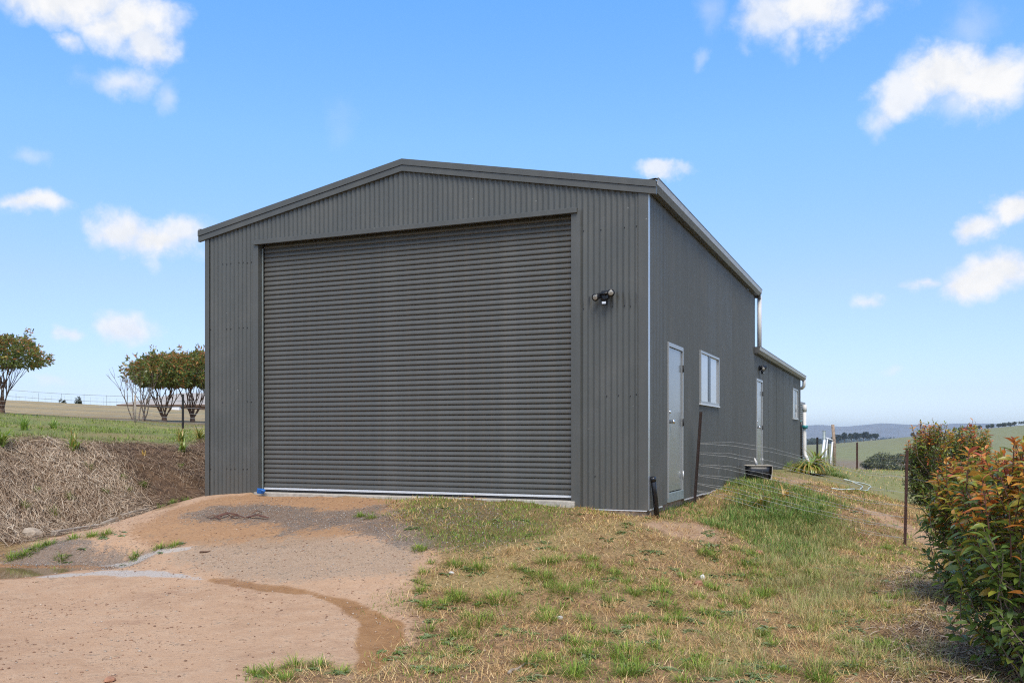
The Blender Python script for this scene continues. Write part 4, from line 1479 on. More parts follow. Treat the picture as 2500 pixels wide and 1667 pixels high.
# short green growth in patches
x, y, z_, zo = scatter(330000, -1.8, 9.5, 4.9, 20, lambda x, y, z, lx, ly: d_grass(x, y, z, lx, ly) * np.clip(.08 + 1.9 * np.maximum(fbm(x + 7, y, 1.7, 4) - .02, 0) + .8 * z['green'] + .25 * z['moss'] * (fbm(x, y, 3, 3) > 0), 0, 1) * (1 - .7 * z['litter']) * np.clip(10 / y, .3, 1) ** 1.2, r)
n = len(x)
gm = zo['green'][:, None]
col = pick(GREENS, n, r, .25) * (1 - gm) + np.where((r.random(n) < .3)[:, None], pick(OLIVE + STRAW[:2], n, r, .25), pick(LUSH, n, r, .25)) * gm
L = r.uniform(.025, .075, n) * (1 + .9 * zo['green'])
blades(np.stack([x, y, z_ - .003], 1), r.uniform(0, 6.28, n), r.uniform(.1, .9, n), r.uniform(.1, .8, n), L, r.uniform(.0025, .0055, n) * np.clip(y / 8, 1, 2), col, 'short_grass', M['grass'])


# tufts, placed where the photograph shows them and between
def tufts(spots, cols, Lr, nb, spread, lean, name, wr=(.003, .006), rr=None):
    ps, azs, ln, dr, Ls, ws, cs = [], [], [], [], [], [], []
    for (x, y, k_) in spots:
        m_ = int(nb * k_)
        a = rr.uniform(0, 6.28, m_)
        q_ = np.sqrt(rr.random(m_)) * spread * k_
        px_, py_ = x + np.cos(a) * q_, y + np.sin(a) * q_
        ps.append(np.stack([px_, py_, height(px_, py_) - .01], 1))
        azs.append(a + rr.normal(0, .6, m_))
        ln.append(np.clip(rr.uniform(*lean, m_) * (.35 + q_ / (spread * k_)), 0, 1.4))
        dr.append(rr.uniform(.2, 1.0, m_))
        Ls.append(rr.uniform(*Lr, m_) * (.6 + .4 * k_))
        ws.append(rr.uniform(*wr, m_) * max(1, y / 9))
        cs.append(pick(cols, m_, rr, .25) * rr.uniform(.85, 1.15))
    return blades(np.concatenate(ps), np.concatenate(azs), np.concatenate(ln), np.concatenate(dr), np.concatenate(Ls), np.concatenate(ws), np.concatenate(cs), name, M['grass'])


r = np.random.default_rng(21)
tf_px = [(215, 1135, .5), (310, 1182, .6), (170, 1222, .5), (130, 1246, .6), (440, 1138, .5), (350, 1176, .6), (300, 1160, .4), (255, 1205, .4), (90, 1190, .4), (60, 1240, .5), (225, 1310, .8), (180, 1316, .7), (260, 1305, .7), (120, 1330, .8), (90, 1338, .9), (60, 1345, .8), (150, 1345, .7), (330, 1342, .6), (390, 1338, .6), (425, 1334, .7), (30, 1350, .8), (130, 1372, .7), (160, 1376, .7), (420, 1228, .6), (455, 1220, .7), (395, 1236, .6), (880, 1260, .6), (905, 1265, .6), (620, 1640, .5), (660, 1632, .5), (720, 1622, .6), (780, 1622, .6), (830, 1640, .5), (700, 1655, .6), (1108, 1378, 1), (1170, 1392, 1.2), (1335, 1375, 1.1), (1325, 1410, 1.3), (1450, 1390, .9), (1220, 1465, 1.5), (1380, 1445, 1.2), (1500, 1400, .8), (1610, 1450, 1.3), (1630, 1480, 1.1),
         (1170, 1520, 1), (1530, 1600, 1.1), (1810, 1470, .9), (1560, 1640, .8), (1400, 1640, .9), (1700, 1620, 1), (1290, 1620, .8), (1120, 1460, .7), (1870, 1450, .9)]
sp = [(*at(px, py), k_) for px, py, k_ in tf_px]
for _ in range(130):
    px, py = r.uniform(1010, 2250), r.uniform(1340, 1665)
    sp.append((*at(px, py), r.uniform(.35, .8)))
tufts(sp, GREENS, (.06, .17), 165, .09, (.3, 1.2), 'green_tufts', rr=r)
tf2 = [(1985, 1520, 1.2), (2140, 1610, 1.3), (2085, 1490, .9), (1990, 1640, 1.1), (2270, 1470, .8), (2210, 1640, .9), (2290, 1580, .8), (1960, 1420, 1), (2040, 1400, 1.1), (1930, 1395, 1.2), (1885, 1380, 1),
       (1920, 1430, 1.1), (2010, 1350, 1.2), (1960, 1340, 1.3), (1900, 1330, 1.1), (2060, 1335, 1), (1945, 1300, 1.2), (2080, 1380, .9), (1850, 1350, .8)]
sp = [(*at(px, py), k_) for px, py, k_ in tf2]
for _ in range(80):
    px, py = r.uniform(1860, 2130), r.uniform(1280, 1500)
    sp.append((*at(px, py), r.uniform(.5, 1)))
for _ in range(50):
    px, py = r.uniform(1700, 2320), r.uniform(1400, 1660)
    sp.append((*at(px, py), r.uniform(.4, .8)))
tufts(sp, OLIVE + [(.50, .40, .2), (.22, .27, .07)], (.10, .25), 95, .15, (.2, 1.1), 'tall_pale_grass', wr=(.002, .004), rr=r)
r2 = np.random.default_rng(23)
sp = []
for _ in range(230):
    px, py = r2.uniform(1000, 2300), r2.uniform(1260, 1665)
    sp.append((*at(px, py), r2.uniform(.4, 1.1)))
sp = [q_ for q_ in sp if zones(np.array([q_[0]]), np.array([q_[1]]))['dirt'][0] < .4]
tufts(sp, STRAW, (.05, .16), 80, .12, (.5, 1.5), 'dead_grass', wr=(.002, .004), rr=r2)
sp = []
for _ in range(150):
    px, py = r.uniform(1600, 2060), r.uniform(1170, 1300)
    x, y = at(px, py)
    if sdist(Z_GREEN, np.array([x]), np.array([y]))[0] > -.2 and (W2L(x, y)[0] > .65 or (W2L(x, y)[0] > .05 and W2L(x, y)[1] > 4.8)): sp.append((x, y, r.uniform(.6, 1.3)))
for px, py in ((560, 1203), (548, 1206), (570, 1205), (1435, 1232), (1460, 1235), (1480, 1240), (1520, 1247), (1550, 1250), (1900, 1135), (1912, 1138), (1925, 1137), (2030, 1158), (2045, 1160), (2055, 1165), (2035, 1150), (1700, 1215), (1690, 1210), (1770, 1170), (1790, 1172)):
    x, y = at(px, py)
    if W2L(x, y)[1] < 0 or W2L(x, y)[0] > 0.03: sp.append((x, y, 1.1))
for px, py in ((1612, 1258), (1625, 1252), (1640, 1246), (1655, 1240), (1668, 1236), (1680, 1232), (1650, 1255), (1672, 1250), (1690, 1242), (1635, 1262), (1705, 1236), (1695, 1256), (1715, 1250)):
    x, y = at(px, py)
    sp.append((x, y, .5))
tufts(sp, LUSH + OLIVE[:1], (.07, .2), 90, .16, (.2, 1.1), 'lush_grass', rr=r)
# lawn on the rise to the left
x, y, z_, zo = scatter(90000, -18, -3, 15, 34, lambda x, y, z, lx, ly: (lx < -W_ - 2.9) * np.clip(.42 + 1.5 * fbm(x, y, .6, 4), .02, 1) * np.clip(20 / y, .3, 1), r)
n = len(x)
col = pick(GREENS + [(.30, .31, .09), (.34, .32, .12), (.28, .3, .08)], n, r, .25)
blades(np.stack([x, y, z_ - .01], 1), r.uniform(0, 6.28, n), r.uniform(.2, 1.0, n), r.uniform(.1, .8, n), r.uniform(.05, .13, n), r.uniform(.008, .014, n), col, 'lawn_grass', M['grass'])
# rough ground running back to the crest on the right
x, y, z_, zo = scatter(90000, 3, 24, 17, 46, lambda x, y, z, lx, ly: (lx > .2) * np.clip(.5 + .9 * fbm(x, y, .5, 3), .05, 1) * (1 - z['bare']) * np.clip(20 / y, .25, 1), r)
n = len(x)
f_ = (r.random(n) < .5)[:, None]
col = np.where(f_, pick(GREENS, n, r, .25), pick(STRAW, n, r, .25))
blades(np.stack([x, y, z_ - .01], 1), r.uniform(0, 6.28, n), r.uniform(.3, 1.2, n), r.uniform(.1, .8, n), r.uniform(.05, .14, n), r.uniform(.008, .014, n), col, 'rough_grass', M['grass'])

# broad-leaved weeds in rosettes
r = np.random.default_rng(31)
wp = [(1470, 1310), (1500, 1305), (1560, 1300), (1740, 1335), (1330, 1340), (1100, 1560), (1085, 1600), (1120, 1580), (1220, 1550), (1180, 1640), (1020, 1600), (990, 1610), (1150, 1600), (1060, 1540), (1010, 1460), (1350, 1560),
      (270, 1310), (250, 1312), (290, 1308), (430, 1330), (330, 1345), (140, 1375), (90, 1390), (700, 1640), (760, 1630), (640, 1645), (820, 1650), (1430, 1600), (1250, 1660), (1680, 1540), (1620, 1560), (1600, 1395), (1660, 1400), (405, 1345), (180, 1340), (60, 1345)]
wp = [at(*p) for p in wp]
for _ in range(150):
    px, py = r.uniform(990, 2250), r.uniform(1240, 1665)
    x, y = at(px, py)
    if zones(np.array([x]), np.array([y]))['dirt'][0] < .6: wp.append((x, y))
ps, ds, Ls, ws, be, cs = [], [], [], [], [], []
for (x, y) in wp:
    for _ in range(r.integers(1, 5)):
        xx, yy = x + r.normal(0, .06), y + r.normal(0, .06)
        m_ = r.integers(6, 12)
        a = r.uniform(0, 6.28) + np.arange(m_) * 2.4
        tilt = r.uniform(.12, .5, m_)
        ps.append(np.tile([[xx, yy, float(height(np.array([xx]), np.array([yy]))[0])]], (m_, 1)))
        ds.append(np.stack([np.cos(a), np.sin(a), tilt], 1))
        l_ = r.uniform(.035, .085, m_)
        Ls.append(l_)
        ws.append(l_ * r.uniform(.25, .45, m_))
        be.append(r.uniform(.2, .6, m_))
        cs.append(pick([(.22, .29, .10), (.27, .33, .13), (.32, .37, .17), (.19, .25, .08)], m_, r, .2))
o = leaves(np.concatenate(ps), np.concatenate(ds), np.concatenate(Ls), np.concatenate(ws), np.concatenate(be), np.concatenate(cs), 'weeds', M['leaf'], None)
o['kind'] = 'stuff'


# straw and stalks lying on the bank
def stalks(x, y, L, wd_, col, lift, name, r, m=None, azim=None):
    n = len(x)
    a = r.uniform(0, 6.28, n) if azim is None else azim
    dx, dy = np.cos(a) * L / 2, np.sin(a) * L / 2
    z0, z1, zm = height(x - dx, y - dy), height(x + dx, y + dy), height(x, y)
    up = r.random(n) ** 2 * lift
    p0 = np.stack([x - dx, y - dy, z0 + up * r.random(n)], 1)
    p1 = np.stack([x + dx, y + dy, z1 + up * (.3 + r.random(n))], 1)
    pm_ = (p0 + p1) / 2
    pm_[:, 2] = np.maximum(pm_[:, 2], zm + .3 * up) + .006
    sx_ = np.stack([-np.sin(a), np.cos(a), r.uniform(-.8, .8, n)], 1) * (wd_ / 2)[:, None]
    v = np.stack([p0 - sx_, p0 + sx_, pm_ + sx_, pm_ - sx_, p1 + sx_ * .5, p1 - sx_ * .5], 1)
    t = (np.arange(n)[:, None, None] * 6 + np.array([(0, 1, 2, 3), (3, 2, 4, 5)])[None]).reshape(-1, 4)
    o = np_mesh(name, v.reshape(-1, 3), t, np.repeat(col, 6, axis=0), m or M['straw'])
    o['kind'] = 'stuff'
    return o


r = np.random.default_rng(41)
def d_mul(x, y, z, lx, ly):
    pale = np.clip(.30 + .75 * sstep(sdist(Z_STRAW, x, y) + fbm(x, y, 1.2, 3) * .4, -.35, .35) + .45 * fbm(x, y, .9, 3), .08, 1)
    return z['mulch'] * pale
x, y, z_, zo = scatter(420000, -11.5, -3.5, 9.5, 22, d_mul, r)
n = len(x)
lx, ly = W2L(x, y)
pale = np.clip(.12 + .9 * sstep(sdist(Z_STRAW, x, y) + fbm(x, y, 1.2, 3) * .4, -.35, .35) + .55 * fbm(x, y, .9, 3), 0, 1)[:, None]
col = pick([(.60, .46, .32), (.50, .37, .25), (.66, .54, .40), (.42, .3, .2), (.34, .23, .15)], n, r, .25) * pale + pick([(.2, .12, .07), (.27, .17, .1), (.14, .085, .05), (.36, .26, .17)], n, r, .3) * (1 - pale)
stalks(x, y, .03 + .22 * r.random(n) ** 2.2, r.uniform(.0025, .0075, n), col, .10, 'straw_mulch', r)
x, y, z_, zo = scatter(150000, 1.5, 7.5, 4.8, 13.5, lambda x, y, z, lx, ly: z['litter'] * np.clip(.6 + .5 * fbm(x, y, 1.5, 3), .1, 1), r)
n = len(x)
stalks(x, y, r.uniform(.03, .12, n), r.uniform(.003, .009, n), pick([(.42, .30, .2), (.34, .23, .15), (.52, .41, .29), (.26, .17, .11), (.2, .13, .08)], n, r, .3), .03, 'leaf_litter', r)
# chaff over the rest of the ground, and crumbs on the bare dirt
x, y, z_, zo = scatter(26000, -7.5, 7, 4.8, 14, lambda x, y, z, lx, ly: .10 * z['dirt'] * (fbm(x, y, 1.2, 3) > -.2) + .5 * (1 - z['dirt']) * (1 - z['mulch']), r)
n = len(x)
stalks(x, y, r.uniform(.02, .07, n), r.uniform(.002, .005, n), pick([(.2, .12, .07), (.3, .2, .12), (.12, .075, .05), (.42, .32, .2)], n, r, .3), .012, 'chaff', r)


OCT_V = np.array([(1, 0, 0), (0, 1, 0), (-1, 0, 0), (0, -1, 0), (0, 0, 1), (0, 0, -.6)], float)
OCT_F = np.array([(0, 1, 4), (1, 2, 4), (2, 3, 4), (3, 0, 4), (1, 0, 5), (2, 1, 5), (3, 2, 5), (0, 3, 5)])


def stones(x, y, z_, s, col, name, r):
    n = len(x)
    k_ = r.uniform(.6, 1.25, (n, 6, 1)) * OCT_V[None]
    a = r.uniform(0, 6.28, n)
    ca, sa = np.cos(a)[:, None], np.sin(a)[:, None]
    vx = (k_[..., 0] * ca - k_[..., 1] * sa) * s[:, None] * r.uniform(.7, 1.3, (n, 1))
    vy = (k_[..., 0] * sa + k_[..., 1] * ca) * s[:, None]
    vz = k_[..., 2] * s[:, None] * .6
    v = np.stack([x[:, None] + vx, y[:, None] + vy, z_[:, None] + vz + s[:, None] * .15], -1)
    t = (np.arange(n)[:, None, None] * 6 + OCT_F[None]).reshape(-1, 3)
    o = np_mesh(name, v.reshape(-1, 3), t, np.repeat(col, 6, axis=0), M['pebble'])
    o['kind'] = 'stuff'
    return o


r = np.random.default_rng(51)
x, y, z_, zo = scatter(120000, -7.5, 3, 5, 14.5, lambda x, y, z, lx, ly: np.clip(z['gravel'] * np.clip(.7 + .6 * fbm(x, y, 2, 3), 0, 1) + .14 * z['pebble'], 0, 1), r)
n = len(x)
stones(x, y, z_, r.uniform(.003, .011, n), pick([(.30, .275, .25), (.21, .195, .18), (.42, .385, .34), (.15, .14, .13), (.36, .29, .22)], n, r, .2), 'gravel', r)
x, y, z_, zo = scatter(150000, -8, 7, 4.9, 13, lambda x, y, z, lx, ly: .34 * z['dirt'] * np.clip(.5 + .9 * fbm(x, y, 1, 3), 0, 1) + .05 * (1 - z['mulch']), r)
n = len(x)
s_ = .003 + .013 * r.random(n) ** 5
stones(x, y, z_, s_, pick([(.38, .22, .14), (.30, .165, .10), (.46, .32, .22), (.22, .12, .075), (.48, .38, .29)], n, r, .2), 'soil_crumbs', r)


# ------------------------------------------------------------------ single stones, sticks, timber
def rock(name, p, s, m_, label, grp=None, seed=0):
    rr = random.Random(seed)
    me = bpy.data.meshes.new(name)
    import bmesh
    bm = bmesh.new()
    bmesh.ops.create_icosphere(bm, subdivisions=2, radius=1)
    for v in bm.verts:
        k_ = 1 + rr.uniform(-.16, .16)
        v.co = Vector((v.co.x * s[0] * k_, v.co.y * s[1] * k_, v.co.z * s[2] * k_))
    bm.to_mesh(me)
    bm.free()
    o = link_mesh(name, me, m_)
    o.location = p + Vector((0, 0, s[2] * .45))
    o.rotation_euler = (0, 0, rr.uniform(0, 6))
    return tag(o, label, 'stone', grp)


rock('boulder', on(75, 1316), (.13, .1, .1), M['stone'], 'pale tan rock at the foot of the straw bank', seed=1)
rock('boulder', on(325, 1255), (.07, .05, .04), M['stone'], 'small tan rock beside the timber edging further along the bank', seed=9)
rock('white_stone', on(1102, 1401), (.03, .022, .016), M['stonew'], 'small white stone left of the leafy tuft near the gravel', seed=2)
rock('white_stone', on(1714, 1409), (.032, .026, .035), M['stonew'], 'upright white stone in the dry grass above a reddish one', seed=3)
rock('white_stone', on(1367, 1517), (.028, .02, .018), M['stonew'], 'flat white stone in the middle of the front grass', seed=4)
rock('red_stone', on(1706, 1433), (.045, .035, .03), M['stoner'], 'reddish stone in the dry grass below a white one', seed=5)
rock('red_stone', on(1852, 1352), (.06, .05, .03), M['stoner'], 'reddish brick-like stone on the slope below the fence', seed=6)
rock('red_stone', on(268, 1663), (.05, .04, .02), M['stoner'], 'dark red stone in the bare dirt at the bottom edge', seed=7)


def stick(name, pts, r_, m_, label, cat='stick', lift=.012):
    cp = [on(*p) + Vector((0, 0, lift)) for p in pts]
    n = len(cp)
    return tag(MB().tube(cp, [r_ * (1 - .6 * i / (n - 1)) for i in range(n)], 7).build(name, m_, None, True), label, cat)


stick('stick', [(1243, 1652), (1248, 1640), (1262, 1632), (1284, 1620)], .014, M['greywood'], 'curved grey stick on the ground at the bottom of the grass')
stick('stick', [(2300, 1608), (2340, 1619), (2400, 1634), (2445, 1646)], .007, M['twig'], 'long thin pale stick lying under the orange-tipped shrub')
stick('stick', [(116, 1072), (140, 1082), (166, 1092)], .016, M['twig'], 'pale stick sticking out at the top of the straw bank', lift=.06)
stick('stick', [(488, 1350), (505, 1349), (514, 1347)], .012, M['bark'], 'short dark stick on the gravel in front of the roller door')


def plank(a, b, label, wdt=.07):
    pa, pb = on(*a), on(*b)
    t = (pb - pa)
    L_ = t.length
    M3 = t.to_track_quat('X', 'Z').to_matrix()
    o = MB().obox((pa + pb) / 2 + Vector((0, 0, .035)), (L_ / 2, wdt / 2, .032), M3).build('timber_edging', M['greywood'], None, bevel=.006)
    return tag(o, label, 'timber', 'weathered edging boards along the foot of the bank')


plank((130, 1313), (240, 1287), 'nearest and longest weathered edging board below the straw bank')
plank((246, 1283), (290, 1272), 'short weathered edging board in the middle of the run')
plank((296, 1268), (362, 1250), 'thin weathered edging board nearest the shed', .03)
rb = random.Random(12)
bark_o = []
for i in range(9):
    px, py = rb.uniform(505, 640), rb.uniform(1256, 1276)
    p = on(px, py)
    a = rb.uniform(-.5, .9)
    L_ = rb.uniform(.12, .34)
    e = Vector((math.cos(a), math.sin(a), 0)) * L_ / 2
    pts = [p - e + Vector((0, 0, .01)), p + Vector((0, 0, .045)), p + e + Vector((0, 0, .015))]
    s__ = Vector((-math.sin(a), math.cos(a), .5)) * rb.uniform(.006, .014)
    o = MB().add([pts[0] - s__, pts[0] + s__, pts[1] + s__, pts[1] - s__, pts[2] + s__ * .6, pts[2] - s__ * .6], [(0, 1, 2, 3), (3, 2, 4, 5)]).build('bark_strip', M['barkred'] if i % 3 else M['bark'], None)
    so = o.modifiers.new('thick', 'SOLIDIFY')
    so.thickness = .006
    bark_o.append((px, o))
bark_o.sort(key=lambda q_: q_[0])
for (px, o), w_ in zip(bark_o, ('leftmost', 'second from the left', 'third from the left', 'fourth from the left', 'middle one of nine', 'fourth from the right', 'third from the right', 'second from the right', 'rightmost')):
    tag(o, 'dark bark strip on the gravel before the roller door, %s' % w_, 'bark', 'bark strips on the gravel')


# ------------------------------------------------------------------ strap-leaved clumps
def strappy(px, py, s, n, cols, label, seed, tilt=(.2, 1.1), dry=0):
    rr = np.random.default_rng(seed)
    p = on(px, py)
    root = empty('strappy_plant', p, rr.uniform(0, 6), label, 'plant', 'strap-leaved plants around the shed')
    ps, fs, cs = [], [], []
    for i in range(n):
        a = rr.uniform(0, 6.28)
        ln = rr.uniform(*tilt)
        L = s * rr.uniform(.55, 1.1)
        wv = .012 * s / .5 * rr.uniform(.8, 1.5)
        c = pick(cols, 1, rr, .2)[0]
        h = np.array([math.cos(a), math.sin(a), 0])
        sd = np.array([-math.sin(a), math.cos(a), 0])
        q_ = np.array([rr.normal(0, .03), rr.normal(0, .03), 0.0])
        b = len(ps)
        ang = ln * .35
        segs = 5
        for k_ in range(segs + 1):
            ww = wv * (1 - (k_ / segs) ** 2) + .001
            ps += [q_ - sd * ww, q_ + sd * ww]
            cc = c if not (dry and k_ >= 3 and rr.random() < dry) else np.array((.5, .30, .07))
            cs += [cc, cc]
            q_ = q_ + (h * math.sin(ang) + np.array([0, 0, math.cos(ang)])) * L / segs
            ang += ln * .45
            if q_[2] < .01: q_[2] = .01
        for k_ in range(segs): fs.append((b + 2 * k_, b + 2 * k_ + 1, b + 2 * k_ + 3, b + 2 * k_ + 2))
    np_mesh('leaves', np.array(ps), np.array(fs), np.array(cs), M['leaf'], root)
    return root


G1 = [(.31, .44, .07), (.38, .48, .10), (.25, .36, .065)]
YG = [(.30, .30, .07), (.42, .34, .08), (.16, .2, .05), (.5, .33, .08)]
strappy(60, 1049, .42, 60, G1, 'upright green strap-leaved clump, leftmost on the lawn', 1, (.15, .8))
strappy(130, 1048, .36, 50, G1, 'upright green strap-leaved clump right of the leftmost one on the lawn', 2, (.15, .8))
strappy(2, 1082, .5, 44, G1 + [(.25, .27, .07)], 'green strap-leaved clump cut by the left photo edge on the bank', 3, (.5, 1.2))
strappy(180, 1096, .38, 50, G1 + YG[:2], 'green and orange strap-leaved clump at the top of the straw bank', 4, (.2, 1.1), .3)
strappy(443, 1078, .34, 44, G1 + YG, 'yellowing strap-leaved clump on the lawn edge nearest the bank top', 5, (.2, 1.0), .3)
strappy(446, 1104, .34, 44, G1 + YG[:2], 'green strap-leaved clump lower down the bank close to the shed', 6, (.2, 1.1), .2)
strappy(488, 1080, .42, 60, G1 + YG, 'broad yellow-green strap-leaved clump touching the shed edge', 7, (.3, 1.2), .3)
strappy(352, 1114, .16, 14, [(.6, .36, .05), (.7, .45, .08)], 'tiny bright orange-yellow plant alone on the bare bank', 8, (.4, 1.2))
strappy(1978, 1156, .92, 290, G1 + YG[:3], 'large arching yellow-green strap-leaved clump at the annex corner', 9, (.9, 2.5), .35)
strappy(1995, 1142, .8, 190, G1 + YG[:3], 'second strap-leaved clump standing behind the one at the annex corner', 10, (.5, 1.9), .3)
strappy(1862, 1240, .42, 34, YG + G1[:1], 'small yellow and orange strap-leaved plant on the slope by the fence', 11, (.5, 1.4), .6)
strappy(1915, 1222, .4, 20, [(.5, .3, .06), (.58, .36, .1), (.42, .32, .09)], 'dying orange strap-leaved plant in the lush grass', 12, (.6, 1.5), .6)


# ------------------------------------------------------------------ photinia trees on the left
def branch(mb, p, d, L, r_, depth, rr, tips, segs=4, up=.12, split=(2, 3), ang=.45):
    pts, rs = [p.copy()], [r_]
    for i in range(segs):
        d = (d + Vector((rr.uniform(-.16, .16), rr.uniform(-.16, .16), rr.uniform(-.05, .1) + up * .5))).normalized()
        p = p + d * L / segs
        pts.append(p.copy())
        rs.append(r_ * (1 - .4 * (i + 1) / segs))
    mb.tube(pts, rs, 6 if r_ > .012 else 4, False)
    if depth == 0:
        tips.append((p, d))
        return
    for _ in range(rr.randint(*split)):
        ax = Vector((rr.uniform(-1, 1), rr.uniform(-1, 1), rr.uniform(-.4, .4)))
        d2 = (d + ax * ang).normalized()
        branch(mb, p, d2, L * rr.uniform(.65, .9), r_ * .58, depth - 1, rr, tips, segs, up, split, ang)


def photinia_tree(px, py, d, top_py, wpx, label, seed, crown_lo=.45, leaves_n=5200, stems=5):
    rr = random.Random(seed)
    nr = np.random.default_rng(seed)
    x = (px - 1250) / F_PX * d
    z0 = gz(x, d)
    Ht = CAMZ - (top_py - HZ) / F_PX * d - z0
    wr = wpx / F_PX * d / 2
    root = empty('photinia_tree', (x, d, z0), 0, label, 'tree', 'small round-headed trees on the left lawn')
    mb, tips = MB(), []
    mb.tube([(0, 0, -.15), (0, 0, .02), (.0, 0, .22)], [.12, .11, .09], 8)
    for i in range(stems):
        a = 2 * math.pi * i / stems + rr.uniform(-.4, .4)
        lean = rr.uniform(.2, .75)
        branch(mb, Vector((rr.uniform(-.05, .05), rr.uniform(-.05, .05), rr.uniform(.05, .22))), Vector((math.cos(a) * lean, math.sin(a) * lean, 1)).normalized(), Ht * .29, .030, 3, rr, tips)
    mb.build('trunk', M['bark'], root, True)
    n = leaves_n
    a = nr.uniform(0, 6.28, n)
    zf = nr.random(n)
    rad = nr.random(n) ** .38
    cz0, cz1 = Ht * crown_lo, Ht
    prof_ = np.interp(zf, [0, .12, .35, .6, .85, 1], [.70, .92, 1.0, .92, .70, .30])
    lump = 1 + .38 * fbm(np.cos(a) * 2 + seed, np.sin(a) * 2 + zf * 2.5, 1.7, 4)
    R_ = wr * prof_ * rad * lump
    bot = cz0 + (cz1 - cz0) * (.08 * fbm(np.cos(a) * 3, np.sin(a) * 3 + seed, 1, 2))
    pos_x, pos_y = np.cos(a) * R_, np.sin(a) * R_
    pos = np.stack([pos_x, pos_y, bot + (cz1 - bot) * zf + .32 * zf * fbm(pos_x * 2.2 + seed, pos_y * 2.2, 1.2, 3)], 1)
    # sprigs pushing out of the head
    ns = 46
    sa, se = nr.uniform(0, 6.28, ns), nr.uniform(.05, 1.0, ns)
    ax = np.stack([np.cos(sa) * wr * np.interp(se, [0, .35, .7, 1], [.95, 1.02, .85, .4]), np.sin(sa) * wr * np.interp(se, [0, .35, .7, 1], [.95, 1.02, .85, .4]), cz0 + (cz1 - cz0) * se], 1)
    dx_ = np.stack([np.cos(sa) * (1 - .6 * se), np.sin(sa) * (1 - .6 * se), .25 + se], 1)
    kk = nr.integers(0, ns, 900)
    extra = ax[kk] + dx_[kk] * (nr.random((900, 1)) * .42 - .08) + nr.normal(0, .035, (900, 3))
    pos = np.concatenate([pos, extra])
    zf = np.concatenate([zf, np.clip(se[kk] + .1, 0, 1)])
    n = len(pos)
    clump = fbm(pos[:, 0] * 2.5 + seed, pos[:, 1] * 2.5 + pos[:, 2] * 2.1, 1.0, 3)
    k_ = (clump > -.2) | (nr.random(n) < .2) | (np.arange(n) >= n - 900)
    pos, clump, zf2 = pos[k_], clump[k_], zf[k_]
    n = len(pos)
    dirs = pos - np.array([0, 0, cz0 + .3 * (cz1 - cz0)])
    dirs = dirs / np.linalg.norm(dirs, axis=1, keepdims=True) + nr.normal(0, .6, (n, 3)) + np.array([0, 0, -.1])
    red = (nr.random(n) < np.clip(-.02 + .45 * zf2 + .6 * clump, 0, .6))[:, None]
    col = np.where(red, pick([(.46, .22, .07), (.52, .25, .08), (.55, .22, .09), (.42, .28, .07)], n, nr, .25), pick([(.16, .21, .05), (.20, .23, .055), (.13, .18, .05), (.27, .28, .07)], n, nr, .3))
    L = nr.uniform(.10, .18, n)
    cards(pos, dirs, L, L * .42, col, 'crown', M['leaf'], root, nr)
    # thin twigs reaching up into the head
    return root


photinia_tree(5, 1010, 34, 822, 190, 'round-headed tree with bare twisted stems cut by the left photo edge', 3, .62, 8000, 13)
photinia_tree(401, 1028, 36, 868, 165, 'round-headed dark tree, left one of the pair beside the shed', 5, .54, 9000, 11)
photinia_tree(470, 1029, 37, 869, 150, 'round-headed dark tree, right one of the pair touching the shed edge', 8, .54, 9000, 11)
# bare shrub
rr = random.Random(21)
x = (345 - 1250) / F_PX * 35
z0 = gz(x, 35)
bs_ = empty('bare_shrub', (x, 35, z0), 0, 'leafless multi-stemmed shrub left of the round-headed trees', 'shrub')
mb, tips = MB(), []
for i in range(7):
    a = 2 * math.pi * i / 7 + rr.uniform(-.3, .3)
    ln = rr.uniform(.25, .75)
    branch(mb, Vector((rr.uniform(-.3, .3), rr.uniform(-.1, .1), -.05)), Vector((math.cos(a) * ln, math.sin(a) * ln, 1)).normalized(), .72, .030, 3, rr, tips, 4, .06, (2, 3), .5)
mb.build('stems', M['barkgrey'], bs_, True)


def bushy(name, p, rx, ry, h, n, cols, leaf, label, cat, grp, seed, trunk=0.0, tr=.12, flat=1.0):
    """crown of small leaf faces in several overlapping clumps, with gaps"""
    nr = np.random.default_rng(seed)
    root = empty(name, p, 0, label, cat, grp)
    ncl = 9
    cc = np.stack([nr.uniform(-.62, .62, ncl) * rx, nr.uniform(-.6, .6, ncl) * ry, trunk + (h - trunk) * nr.uniform(.30, .72, ncl)], 1)
    cr = nr.uniform(.34, .55, ncl)
    k_ = nr.integers(0, ncl, n)
    u = nr.normal(0, 1, (n, 3))
    u /= np.linalg.norm(u, axis=1, keepdims=True)
    rad = (nr.random(n) ** .4 * cr[k_])[:, None]
    pos = cc[k_] + u * rad * np.array([rx, ry, (h - trunk) * .55])
    pos[:, 2] = np.clip(pos[:, 2], trunk * .8 + .02, None)
    col = pick(cols, n, nr, .3) * nr.uniform(.8, 1.2, (ncl, 1))[k_]
    L = nr.uniform(.7, 1.3, n) * leaf
    cards(pos, u + nr.normal(0, .5, (n, 3)), L, L * .6, np.clip(col, 0, 1), 'crown', M['leaf'], root, nr)
    mb = MB()
    mb.tube([(0, 0, -.3), (0, 0, max(trunk, .2) * .6), (.05 * rx, 0, trunk + (h - trunk) * .45)], [tr, tr * .8, tr * .3], 6)
    for i in range(4):
        q_ = Vector(cc[i])
        mb.tube([(0, 0, max(trunk, .1) * .7), (q_.x * .5, q_.y * .5, (q_.z + trunk) * .5), q_], [tr * .6, tr * .4, tr * .15], 5)
    mb.build('trunk', M['barkgrey'], root, True)
    return root


DK = [(.035, .05, .022), (.045, .06, .025), (.03, .042, .02), (.055, .068, .03)]
OL = [(.19, .19, .06), (.16, .165, .055), (.24, .225, .075), (.12, .13, .05)]


